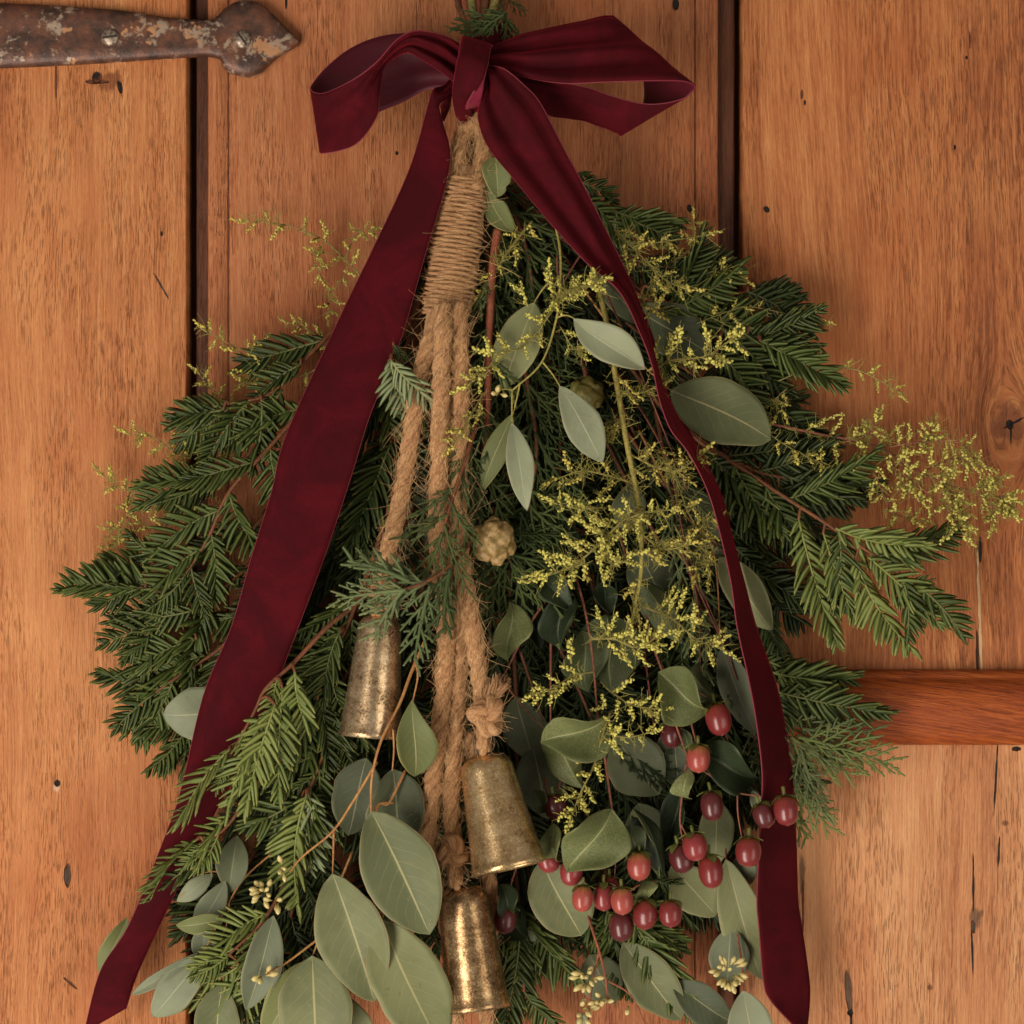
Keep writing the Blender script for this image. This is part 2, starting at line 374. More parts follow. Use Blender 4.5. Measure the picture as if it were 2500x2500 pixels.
for (sx, sy, ang) in ((269, 91, 8), (592, 96, -52)):
    mb = MB(); c0 = P(sx, sy, 6.6); r = 22 * S
    prof = [(r, -0.001), (r, 0.0004), (r * 0.93, 0.0012), (r * 0.6, 0.0019), (r * 0.2, 0.0021), (0.0001, 0.0021)]
    lathe(mb, prof, 24, Vector((c0.x, c0.y, c0.z)), Vector((1, 0, 0)), Vector((0, 0, 1)), CAMV)
    sc = mb.build('screw', steel, hinge)
    mb = MB(); a = R(ang); ux = Vector((math.cos(a), 0, math.sin(a))); uz = Vector((-math.sin(a), 0, math.cos(a)))
    ctr = c0 + CAMV * 0.00195; pts = []
    for sgn_u in (-1, 1):
        for sgn_w in (-1, 1):
            for dd in (0, 0.0003): pts.append(tuple(ctr + ux * (r * 0.82 * sgn_u) + uz * (0.0006 * sgn_w) + CAMV * dd))
    mb.add(pts, [(0, 2, 3, 1), (4, 5, 7, 6), (0, 1, 5, 4), (2, 6, 7, 3), (1, 3, 7, 5), (0, 4, 6, 2)])
    m = bpy.data.materials.get('screw_slot') or NT('screw_slot').set(color=srgb(46, 34, 28), rough=0.8)
    mb.build('slot', m, sc, smooth=False)
# ------------------------------------------------------------------ velvet ribbon
m = NT('velvet'); o = m.obj()
n1 = m.noise(o, 2600, 2); n2 = m.noise(o, 26, 4, 0.7, 0.8); n3 = m.noise(o, 9000, 1)
c = m.mix(m.step(n2, 0.35, 0.7), srgb(66, 8, 16), srgb(90, 11, 22))
c = m.mix(m.math('MULTIPLY', m.step(n1, 0.35, 0.65), 0.55), c, srgb(46, 4, 9))
velvet = m.set(color=c, rough=0.85, spec=0.12, sheen=0.46, sheen_rough=0.27, sheen_tint=srgb(224, 52, 70), normal=m.bump(m.math('ADD', n1, n3), 0.35, 0.0005))
m = NT('satin_back'); satin = m.set(color=srgb(74, 12, 24), rough=0.55, spec=0.3, sheen=0.15, sheen_tint=srgb(230, 120, 150))
satin_lit = NT('satin_lit').set(color=srgb(140, 44, 66), rough=0.42, spec=0.4)  # back satin again, with the light on the knot fold in its colour
m = NT('ribbon_edge'); u, v = m.uvsep(); rib_edge = m.set(color=m.mix(m.step(m.math('SINE', m.math('MULTIPLY', v, 900.0)), -0.3, 0.5), srgb(98, 14, 28), srgb(134, 30, 46)), rough=0.6, sheen=0.4, sheen_tint=srgb(240, 120, 150))

ribbon = thing('velvet_ribbon', 'burgundy velvet ribbon tied in a bow with two long tails', 'ribbon', P(1180, 170, 40))
def strip(name, e1, e2, n=48, na=12, conv=None, wr=0.0, wrf=3.0, bulge=0.0, label=None, trims=(1, 1), seed=0.0, tw0=0.0):
    """ribbon surface ruled between two edge lines, with folds of depth wr (mm) that die away along it"""
    cv = conv or (lambda x, y: (x, y))
    A = catmull([tuple(P(*cv(x, y), d)) for x, y, d in e1], n); B = catmull([tuple(P(*cv(x, y), d)) for x, y, d in e2], n)
    mb = MB(); V = []; U = []
    for k in range(n + 1):
        t = k / n
        for j in range(na + 1):
            s = j / na; q = Vector(A[k] * (1 - s) + B[k] * s)
            env = math.sin(math.pi * s) ** 0.7 if 0 < s < 1 else 0
            f = wr * (tw0 + (1 - tw0) * max(0, 1 - t * 1.6) ** 1.3) * math.sin(s * math.pi * 2 * wrf + seed + 1.6 * t) * env
            ek = math.exp(-t * 7) + (math.exp(-(1 - t) * 7) if name == 'bow_loop' else 0)
            f += 5.0 * ek * env * (abs(mnoise.noise(Vector((t * 7, s * 3.6, seed + 11)))) * 2 - 0.6)
            f += bulge * env + 0.9 * mnoise.noise(Vector((t * 5, s * 1.2, seed + 4))) * env
            q += CAMV * (f / 1000)
            V.append(tuple(q)); U.append((s, t))
    F = [(k * (na + 1) + j, k * (na + 1) + j + 1, (k + 1) * (na + 1) + j + 1, (k + 1) * (na + 1) + j) for k in range(n) for j in range(na)]
    mb.add(V, F, U); ob = mb.build(name, [velvet, satin], ribbon)
    # turn faces so that the velvet side looks outwards where it starts
    sol = ob.modifiers.new('thickness', 'SOLIDIFY'); sol.thickness = 0.0009; sol.offset = 0; sol.material_offset = 1; sol.material_offset_rim = 0
    if label: ob['label'] = label
    for which, E in ((0, A), (1, B)):
        if trims[which]:
            mb = MB(); pr, L = resample(E, 0.0025); tube(mb, pr, 0.00042, 6, v1=L * 10)
            mb.build('edge_trim', rib_edge, ob)
    return ob
def flip(ob):
    ob.data.flip_normals(); return ob
c2 = lambda x, y: (740 + x * 0.5176, y * 0.5176)
DS = 2500 / 1932
dsp = lambda x, y: (x * DS, y * DS)
# left loop, front layer then the turn and the back layer
e1 = [(770, 235, 66), (700, 185, 70), (610, 153, 75), (520, 147, 80), (440, 190, 84), (350, 290, 86), (260, 362, 84), (170, 412, 78), (90, 442, 70), (36, 424, 58), (60, 375, 46), (120, 310, 38), (210, 238, 32), (320, 186, 29), (450, 160, 29), (600, 165, 33), (740, 215, 40)]
e2 = [(725, 395, 64), (640, 330, 66), (560, 280, 68), (495, 248, 66), (430, 275, 66), (378, 325, 72), (358, 450, 79), (344, 555, 80), (245, 682, 76), (92, 722, 66), (95, 690, 52), (150, 640, 42), (240, 590, 37), (355, 528, 34), (470, 480, 34), (590, 420, 37), (715, 412, 44)]
flip(strip('bow_loop', e1, e2, 96, 14, c2, wr=6, wrf=2.2, seed=2.0))
# right loop
e1 = [(880, 330, 64), (1000, 350, 67), (1120, 378, 72), (1250, 393, 77), (1430, 386, 83), (1640, 380, 85), (1790, 382, 82), (1846, 402, 76), (1848, 409, 73), (1845, 417, 70), (1836, 430, 67), (1800, 462, 63), (1700, 488, 59), (1590, 488, 56), (1450, 452, 54), (1350, 416, 53), (1230, 392, 52), (1080, 352, 52), (900, 330, 54)]
e2 = [(870, 225, 58), (960, 190, 56), (1050, 158, 55), (1240, 116, 54), (1330, 98, 53), (1400, 80, 52), (1445, 76, 49), (1475, 88, 45), (1550, 200, 32), (1600, 330, 25), (1604, 500, 26), (1510, 629, 36), (1485, 629, 39), (1430, 606, 41), (1370, 586, 42), (1330, 570, 42), (1240, 556, 43), (1150, 540, 45), (960, 440, 50)]
flip(strip('bow_loop', e1, e2, 96, 14, c2, wr=7, wrf=2.3, seed=0.6))
# band of the knot and its underside, plus the band that goes round the stems behind
k1 = [(790, 210, 44), (752, 172, 62), (736, 250, 78), (718, 340, 80), (706, 440, 76), (715, 520, 66), (735, 590, 48)]
k2 = [(905, 250, 44), (888, 214, 66), (872, 290, 82), (850, 370, 84), (810, 440, 78), (790, 505, 66), (810, 570, 46)]
flip(strip('knot_band', k1, k2, 40, 10, c2, bulge=2.5, wr=0.6))
k1 = [(866, 290, 80), (864, 330, 79), (852, 390, 78), (846, 440, 75), (838, 500, 66)]
k2 = [(858, 320, 81), (838, 370, 81), (800, 440, 80), (772, 490, 76), (770, 515, 66)]
sf = flip(strip('satin_fold', k1, k2, 20, 8, c2, trims=(0, 1), label='satin underside of the ribbon showing at the knot, coloured as lit pink')); sf.data.materials[1] = satin_lit
k1 = [(712, 480, 62), (722, 520, 58), (735, 560, 50), (742, 592, 36)]; k2 = [(850, 430, 64), (846, 480, 62), (832, 520, 54), (800, 570, 38)]
flip(strip('knot_tuck', k1, k2, 16, 8, c2, bulge=3))
k1 = [(800, 180, 52), (850, 160, 50), (905, 130, 42), (960, 96, 26), (985, 130, 12)]; k2 = [(850, 225, 56), (900, 230, 52), (940, 215, 44), (975, 205, 30), (986, 200, 12)]
strip('stem_band', k1, k2, 24, 8, c2, trims=(1, 0))
# left tail
e1 = [(1112, 176, 46), (740 + 660 * .5176, 405 * .5176, 52), (740 + 615 * .5176, 422 * .5176, 60), (740 + 590 * .5176, 500 * .5176, 60), (1000, 414, 62), (910, 610, 66), (830, 776, 70), (700, 1060, 76), (664, 1200, 77), (612, 1370, 76), (566, 1530, 72), (498, 1695, 66), (446, 1915, 58), (412, 2020, 52), (318, 2252, 44), (246, 2370, 40), (206, 2520, 36)]
e2 = [(1122, 210, 48), (740 + 700 * .5176, 455 * .5176, 54), (740 + 640 * .5176, 495 * .5176, 60), (740 + 655 * .5176, 570 * .5176, 61), (1097, 405, 64), (1036, 625, 68), (978, 828, 72), (904, 1010, 77), (860, 1152, 78), (796, 1346, 77), (724, 1540, 73), (654, 1722, 67), (572, 1900, 59), (520, 1992, 53), (402, 2232, 38), (334, 2380, 36), (308, 2462, 40)]
flip(strip('ribbon_tail', e1, e2, 90, 12, seed=3, bulge=1.6, label='left ribbon tail running down over the redwood sprays'))
# small dark tuck beside the left tail
k1 = [(648, 500, 60), (655, 540, 58), (660, 572, 54)]; k2 = [(700, 445, 58), (692, 500, 54), (668, 560, 50)]
flip(strip('knot_tuck', k1, k2, 12, 6, c2, trims=(0, 0)))
# right tail
e1 = [(740 + 862 * .5176, 345 * .5176, 66), (1182, 235, 70), (1167, 272, 72), (1177, 325, 72), (1203, 374, 72), (1258, 440, 72), (1335, 533, 74), (1428, 637, 78), (1512, 712, 82), (1562, 812, 86), (1592, 892, 88), (1609, 972, 90), (1637, 1048, 92), (1682, 1107, 92), (1727, 1197, 90), (1756, 1294, 88), (1785, 1424, 86), (1799, 1527, 84), (1827, 1656, 82), (1844, 1747, 80), (1860, 1876, 76), (1859, 1967, 72), (1853, 2070, 66), (1848, 2200, 60), (1853, 2265, 56), (1864, 2394, 50), (1880, 2440, 46), (1935, 2502, 42)]
e2 = [(740 + 870 * .5176, 310 * .5176, 68), (1215, 163, 74), (1240, 174, 75), (1278, 207, 74), (1320, 254, 72), (1382, 373, 70), (1423, 450, 70), (1516, 637, 66), (1560, 735, 58), (1596, 830, 52), (1612, 900, 48), (1636, 970, 46), (1682, 1052, 46), (1722, 1126, 46), (1764, 1216, 46), (1788, 1312, 46), (1818, 1424, 46), (1845, 1527, 46), (1890, 1656, 46), (1912, 1747, 45), (1932, 1876, 42), (1939, 1967, 40), (1944, 2070, 37), (1948, 2200, 34), (1957, 2260, 33), (1975, 2390, 32), (1976, 2446, 32), (1970, 2512, 34)]
flip(strip('ribbon_tail', e1, e2, 150, 12, seed=7, wr=6, wrf=1.7, bulge=0.5, label='right ribbon tail twisting narrow beside the eucalyptus leaves'))

# ------------------------------------------------------------------ jute rope
m = NT('jute'); u, v = m.uvsep(); o = m.obj()
st = m.noise(m.comb(m.math('MULTIPLY', u, 16.0), m.math('MULTIPLY', v, 7.0), m.rand()), 1.0, 4, 0.65)
fn = m.noise(o, 1500, 3, 0.6); pt = m.noise(o, 70, 2)
c = m.ramp(m.math('ADD', m.math('MULTIPLY', st, 0.62), m.math('MULTIPLY', fn, 0.38)), [(0.34, srgb(118, 80, 50)), (0.5, srgb(190, 142, 98)), (0.66, srgb(232, 194, 146))])
c = m.mix(m.math('MULTIPLY', m.step(pt, 0.45, 0.7), 0.35), c, srgb(186, 128, 90))
jute = m.set(color=c, rough=0.85, spec=0.2, sheen=0.25, sheen_tint=srgb(255, 220, 170), normal=m.bump(m.math('ADD', st, m.math('MULTIPLY', fn, 0.8)), 0.9, 0.0012))
jfib = NT('jute_fibre').set(color=srgb(218, 174, 124), rough=0.7, spec=0.2)

def fuzz(name, p, r, parent, count, seed, lmax=0.014, rad=0.00011):
    rg = random.Random(seed); mb = MB(); t, N, B = frames_along(p); n = len(p)
    for _ in range(count):
        k = rg.randrange(1, n - 1); a = rg.uniform(0, 2 * math.pi)
        out = N[k] * math.cos(a) + B[k] * math.sin(a)
        if out[1] > 0.35: out = -out
        q = p[k] + out * r * 0.93; L = rg.uniform(0.003, lmax) * (1.8 if rg.random() < 0.06 else 1)
        dr = t[k] * rg.choice((-1, 1)) * rg.uniform(0.5, 1.3) + out * rg.uniform(0.1, 0.75) + np.cross(t[k], out) * rg.uniform(-0.9, 0.9)
        dr /= np.linalg.norm(dr); cu = np.array([rg.uniform(-1, 1) for _ in range(3)]) * rg.uniform(20, 130)
        pts = [q + dr * L * s + 0.5 * cu * (L * s) ** 2 for s in (0, 0.25, 0.5, 0.75, 1)]
        tube(mb, pts, [rad, rad * 0.9, rad * 0.5], 3, cap=False)
    ob = mb.build(name, jfib, parent); ob['kind'] = 'stuff'; return ob

def rope(name, pts, rpx, parent, seed, fz=400, pts3=None, pitch=0.036, label=None):
    """three loosely laid plies round the rope's line"""
    c = pts3 if pts3 is not None else path3(pts, 14 * (len(pts) - 1))
    p, Lg = resample(c, 0.0013); Rr = rpx * S; t, N, B = frames_along(p); mb = MB()
    s = np.linspace(0, Lg, len(p)); wob = np.array([mnoise.noise(Vector((q * 90, seed, 0))) for q in s])
    for k in range(3):
        a = 2 * math.pi * (s / pitch + k / 3) + 0.9 * wob
        off = (N * np.cos(a)[:, None] + B * np.sin(a)[:, None]) * (Rr * 0.46 * (1 + 0.25 * wob))[:, None]
        tube(mb, p + off, Rr * (0.60 + 0.10 * wob), 9, v1=Lg * 60)
    tube(mb, p, Rr * 0.6, 6, v1=Lg * 60)
    ob = mb.build(name, jute, parent)
    if label: ob['label'] = label
    if fz: fuzz('loose_fibre', p, Rr * 1.02, ob, int(fz * Lg / 0.15), seed)
    return ob
def knot(parent, px, py, d, rpx, ropepx, seed, tilt=0.0, fz=260, squash=0.75):
    """an overhand knot: a closed trefoil of the same rope"""
    c = P(px, py, d); a = np.linspace(0, 2 * math.pi, 90); Rr = rpx * S
    x = (np.sin(a) + 2 * np.sin(2 * a)) / 3; z = (np.cos(a) - 2 * np.cos(2 * a)) / 3; y = -np.sin(3 * a) / 2.2
    ct, sn = math.cos(tilt), math.sin(tilt)
    q = np.stack([c.x + (x * ct - z * sn) * Rr * squash, c.y + y * Rr * 0.9, c.z + (x * sn + z * ct) * Rr], 1)
    return rope('knot', None, ropepx, parent, seed, fz, pts3=q, pitch=0.034)

cord = thing('jute_rope', 'hairy brown jute rope hanging in strands from a bound top, carrying three bells', 'rope', P(1120, 460, 60))
# twine binding round the top of the strands
ax0, ax1 = P(1136, 436, 52), P(1086, 806, 60); axis = (ax1 - ax0); Lb = axis.length
X, Y, Z = frame(axis); turns = 30; n = turns * 22; p = []
for i in range(n + 1):
    t = i / n; a = 2 * math.pi * turns * t
    w = (46 + 8 * t + 4 * math.sin(math.pi * t)) * S * (1 + 0.035 * mnoise.noise(Vector((turns * t * 0.9, 3, 1))))
    hgt = t * Lb * 0.9 + 0.0011 * mnoise.noise(Vector((turns * t * 1.3, 8, 2))) - 0.0014 * math.cos(a + 0.6)
    q = ax0 + X * hgt + Y * (w * math.cos(a)) + Z * (w * 0.82 * math.sin(a))
    p.append(tuple(q))
p = np.array(p)
mb = MB()
for k in range(2):
    ph = 2 * math.pi * (np.arange(len(p)) / 9.0 + k / 2); t, N, B = frames_along(p)
    tube(mb, p + (N * np.cos(ph)[:, None] + B * np.sin(ph)[:, None]) * 0.0008, 0.0011, 6, v1=60)
tw = mb.build('twine_binding', jute, cord); fuzz('loose_fibre', p, 0.0016, tw, 900, 77, 0.012)
mb = MB(); tube(mb, [tuple(ax0 - X * 0.006), tuple(ax0 + X * Lb * .5), tuple(ax1 + X * 0.004)], [0.009, 0.0115, 0.0125], 14); mb.build('rope_core', jute, cord)
RP = 21
rope('rope_strand', [(1082, 745, 66), (1058, 815, 70), (1036, 880, 72), (1016, 970, 74), (1004, 1060, 74), (982, 1200, 72), (958, 1310, 68), (936, 1390, 64), (926, 1440, 62)], RP, cord, 1, label='left rope strand leading to the upper bell')
rope('rope_strand', [(1082, 745, 74), (1080, 830, 80), (1076, 950, 80), (1072, 1130, 78), (1068, 1300, 76), (1084, 1440, 72), (1090, 1560, 72), (1082, 1690, 70), (1068, 1820, 70), (1052, 1950, 70), (1046, 2060, 66), (1060, 2160, 58), (1100, 2300, 50), (1112, 2560, 44)], RP, cord, 2)
rope('rope_strand', [(1116, 745, 70), (1124, 830, 74), (1124, 960, 74), (1120, 1150, 72), (1122, 1320, 74), (1140, 1450, 78), (1158, 1560, 80), (1172, 1660, 80), (1182, 1720, 80)], RP, cord, 3, label='right rope strand ending in the big knot')
rope('rope_strand', [(1100, 745, 60), (1102, 830, 60), (1096, 1100, 60), (1106, 1400, 64), (1122, 1540, 68), (1122, 1660, 66), (1112, 1800, 68), (1102, 1930, 68), (1104, 2030, 68), (1108, 2060, 66)], RP - 1, cord, 4)
rope('rope_strand', [(1140, 1790, 62), (1160, 1950, 56), (1190, 2120, 52), (1200, 2240, 50), (1190, 2400, 48), (1185, 2560, 46)], RP - 3, cord, 5, fz=150)
rope('rope_strand', [(1160, 290, 50), (1132, 330, 48), (1118, 380, 52), (1118, 450, 56)], 20, cord, 6, fz=700)
rope('rope_strand', [(1158, 270, 50), (1180, 330, 52), (1178, 390, 54), (1156, 460, 58)], 20, cord, 8, fz=700)
knot(cord, 1188, 1745, 86, 34, 21, 11, 0.5)
knot(cord, 936, 1450, 66, 26, 19, 12, 0.2)
knot(cord, 1105, 2080, 74, 27, 19, 13, 1.2)
rope('rope_strand', [(1180, 1775, 80), (1176, 1800, 84), (1180, 1830, 80), (1186, 1800, 74), (1186, 1770, 74)], 15, cord, 14, fz=200, label='short loop of rope through the ring of the middle bell')
rope('rope_strand', [(1102, 2100, 74), (1106, 2140, 78), (1114, 2160, 76), (1116, 2120, 70)], 14, cord, 15, fz=200)
rope('rope_strand', [(930, 1462, 66), (922, 1485, 70), (920, 1500, 66), (926, 1470, 62)], 13, cord, 16, fz=200)
# frayed end of the right strand
mb = MB(); rg = random.Random(5)
for i in range(120):
    a = rg.uniform(0, 2 * math.pi); rr = math.sqrt(rg.random()); s0 = P(1192, 1722, 84)
    e = P(1222 + 26 * rr * math.cos(a) + rg.uniform(-3, 3), 1664 + 18 * rr * math.sin(a) + rg.uniform(-7, 7), 86 + 5 * rr * math.sin(a * 2))
    mid = (s0 + e) / 2 + Vector((rg.uniform(-1, 1), rg.uniform(-1, 1), 0)) * 0.0015
    tube(mb, catmull([tuple(s0 + Vector((math.cos(a), 0, math.sin(a))) * 0.003 * rr), tuple(mid), tuple(e)], 5), [0.0005, 0.0006, 0.0004], 4)
mb.build('frayed_end', jute, cord)

# ------------------------------------------------------------------ bells
def bell_mat(name, c_lo, c_mid, c_hi, seed, dirt):
    m = NT(name); o = m.obj(); u, v = m.uvsep()
    n0 = m.noise(o, 70 + seed, 4, 0.6); n1 = m.noise(o, 700, 4, 0.7); n2 = m.noise(o, 1700, 3, 0.65)
    ring = m.noise(m.comb(m.math('MULTIPLY', u, 3.0), m.math('MULTIPLY', v, 55.0), seed), 1.0, 3)
    f = m.math('ADD', m.math('MULTIPLY', n1, 0.45), m.math('ADD', m.math('MULTIPLY', n0, 0.40), m.math('MULTIPLY', ring, 0.15)))
    c = m.ramp(f, [(0.38, c_lo), (0.50, c_mid), (0.64, c_hi)])
    sp = m.step(m.math('ADD', m.math('MULTIPLY', n2, 0.35), m.math('ADD', m.math('MULTIPLY', n1, 0.27), m.math('MULTIPLY', n0, 0.38))), 0.53 - dirt * 0.07, 0.40 - dirt * 0.07)
    c = m.mix(sp, c, srgb(46, 30, 18))
    rgh = m.math('ADD', m.math('MULTIPLY', n1, 0.22), m.math('ADD', m.math('MULTIPLY', sp, 0.3), 0.14))
    return m.set(color=c, metal=0.84, rough=rgh, normal=m.bump(m.math('ADD', n1, m.math('MULTIPLY', sp, -0.5)), 0.14, 0.0005))
bm = [bell_mat('aged_brass_dark', srgb(136, 108, 80), srgb(204, 174, 134), srgb(244, 224, 188), 1.0, 0.35),
      bell_mat('aged_brass_gold', srgb(140, 110, 72), srgb(208, 174, 124), srgb(244, 220, 174), 7.0, 1.2),
      bell_mat('aged_brass_brown', srgb(92, 70, 48), srgb(166, 132, 92), srgb(226, 196, 150), 13.0, 0.75)]
wire = NT('bell_wire').set(color=srgb(92, 76, 60), metal=0.8, rough=0.4)
def bell(label, top, bot, wt, wb, mat, ring_at, ring_px, seed):
    a, b = P(*top), P(*bot); root = thing('brass_bell', label, 'bell', b, 'bells on the jute rope')
    z = (a - b); H = z.length; z.normalize(); y = (CAMV - z * CAMV.dot(z)).normalized(); x = y.cross(z)
    rt, rb = W(wt, top[2]) / 2, W(wb, bot[2]) / 2
    pr = []
    for i in range(22):
        t = i / 21; pr.append((rb + (rt - rb) * t ** 0.9 + 0.0006 * max(0, 1 - t * 14), H * (0.0 + 0.84 * t)))
    for i in range(1, 12):
        q = i / 11 * math.pi / 2; pr.append((rt * (0.22 + 0.78 * math.cos(q) ** 0.75) if i < 11 else rt * 0.05, H * (0.84 + 0.16 * math.sin(q))))
    inner = [(max(0.0005, r - 0.0012), max(0.0002, h - 0.0012) if h > 0.001 else 0.0002) for r, h in reversed(pr)]
    wobf = lambda an, t: 1 + 0.012 * math.sin(2 * an + seed) + 0.006 * math.sin(5 * an + seed * 2 + 6 * t)
    mb = MB(); lathe(mb, inner + pr, 56, b, x, y, z, wob=wobf, closed_ends=False); mb.build('bell_body', mat, root)
    c = P(*ring_at); rr = ring_px * S; aa = np.linspace(0, 2 * math.pi, 41)
    rx = Vector((0.9, 0.45, 0)).normalized()
    mb = MB(); tube(mb, [tuple(c + rx * (rr * math.cos(q)) + Vector((0, 0, 1)) * (rr * 1.1 * math.sin(q))) for q in aa], 0.00095, 8, cap=False); mb.build('hanging_ring', wire, root)
    return root
bell('dark speckled brass bell on the left rope strand, highest of three', (930, 1500, 62), (903, 1800, 66), 108, 152, bm[0], (921, 1478, 66), 17, 1.0)
bell('bright golden brass bell tilted beside the big rope knot', (1180, 1842, 72), (1244, 2122, 84), 130, 184, bm[1], (1183, 1812, 80), 25, 2.2)
bell('brown-gold brass bell hanging lowest, below the small knot', (1128, 2162, 66), (1166, 2466, 76), 126, 160, bm[2], (1118, 2138, 72), 26, 3.1)
# ------------------------------------------------------------------ plant materials
def needle_mat(name, c0, c1, tipc, pale=0.0):
    m = NT(name); u, v = m.uvsep(); r = m.rand(); o = m.obj()
    f = m.math('ADD', m.math('MULTIPLY', m.noise(o, 60, 2), 0.6), m.math('MULTIPLY', r, 0.4))
    c = m.mix(m.step(f, 0.2, 0.8), c0, c1)
    c = m.mix(m.math('MULTIPLY', m.step(m.noise(o, 240, 3), 0.62, 0.74), 0.4), c, tipc)
    c = m.mix(m.math('MULTIPLY', m.step(v, 0.80, 1.0), 0.75), c, tipc)
    line = m.step(m.math('ABSOLUTE', m.math('SUBTRACT', u, 0.25)), 0.10, 0.02)
    c = m.mix(m.math('MULTIPLY', line, 0.35), c, tipc)
    return m.set(color=c, rough=0.46, spec=0.28, normal=m.bump(m.noise(o, 900, 2), 0.15, 0.0004))
rw = {'dark': needle_mat('redwood_needle_dark', srgb(28, 42, 18), srgb(46, 60, 28), srgb(84, 88, 38)),  # also for inner branches, whose shade is put into this darker green
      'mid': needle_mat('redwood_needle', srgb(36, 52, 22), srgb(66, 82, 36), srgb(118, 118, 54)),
      'light': needle_mat('redwood_needle_young', srgb(80, 96, 44), srgb(114, 126, 64), srgb(148, 146, 78)),  # young yellow-green growth, with the brightness of its angle added to the colour
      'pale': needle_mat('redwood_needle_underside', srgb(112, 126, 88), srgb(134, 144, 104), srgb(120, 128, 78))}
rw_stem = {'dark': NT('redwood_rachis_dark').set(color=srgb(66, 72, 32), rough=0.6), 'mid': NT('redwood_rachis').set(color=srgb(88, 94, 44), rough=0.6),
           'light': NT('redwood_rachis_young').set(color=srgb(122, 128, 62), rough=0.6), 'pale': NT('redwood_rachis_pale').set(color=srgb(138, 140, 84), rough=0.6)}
def bark(name, a, b, scale=700):
    m = NT(name); n = m.noise(m.obj(), scale, 4, 0.6); n2 = m.noise(m.obj(), 60, 2)
    c = m.mix(m.step(m.math('ADD', m.math('MULTIPLY', n, 0.6), m.math('MULTIPLY', n2, 0.4)), 0.35, 0.65), a, b)
    return m.set(color=c, rough=0.6, spec=0.3, normal=m.bump(n, 0.4, 0.0005))
twig = bark('twig_brown', srgb(84, 52, 34), srgb(128, 78, 48)); twig_red = bark('twig_red', srgb(116, 62, 44), srgb(160, 92, 64))
twig_orange = bark('twig_orange', srgb(150, 92, 58), srgb(192, 146, 86)); twig_green = bark('twig_green', srgb(104, 100, 54), srgb(150, 136, 78))
twig_olive = bark('twig_olive', srgb(132, 120, 60), srgb(172, 158, 84)); twig_pink = bark('twig_pink', srgb(104, 60, 48), srgb(150, 94, 70))

def cyp_mat(name, a, b, t):
    m = NT(name); u, v = m.uvsep(); o = m.obj()
    w = m.math('ABSOLUTE', m.math('SINE', m.math('MULTIPLY', v, 26.0)))
    c = m.mix(m.step(m.math('ADD', m.math('MULTIPLY', m.noise(o, 90, 2), 0.6), m.math('MULTIPLY', m.rand(), 0.4)), 0.3, 0.7), a, b)
    c = m.mix(m.math('MULTIPLY', m.step(w, 0.25, 0.0), 0.5), c, t)
    return m.set(color=c, rough=0.55, spec=0.35, normal=m.bump(w, 0.6, 0.0006))
cy = {'dark': cyp_mat('cypress_scale_dark', srgb(36, 50, 26), srgb(54, 68, 36), srgb(88, 98, 54)),
      'mid': cyp_mat('cypress_scale', srgb(60, 76, 38), srgb(86, 98, 52), srgb(116, 124, 70)),
      'blue': cyp_mat('cypress_scale_silver', srgb(90, 106, 64), srgb(122, 134, 88), srgb(156, 164, 114)),
      'light': cyp_mat('cypress_scale_young', srgb(110, 124, 68), srgb(134, 144, 84), srgb(160, 166, 104))}

m = NT('wormwood_bud'); c = m.ramp(m.noise(m.obj(), 500, 2), [(0.35, srgb(178, 172, 78)), (0.65, srgb(220, 211, 116))])
bud_y = m.set(color=c, rough=0.7, spec=0.2, sss=0.0)
m = NT('wormwood_bud_dull'); bud_d = m.set(color=m.ramp(m.noise(m.obj(), 500, 2), [(0.35, srgb(176, 162, 72)), (0.65, srgb(216, 200, 106))]), rough=0.75, spec=0.2)
wisp = NT('wormwood_leaf').set(color=srgb(152, 144, 74), rough=0.6, spec=0.3)

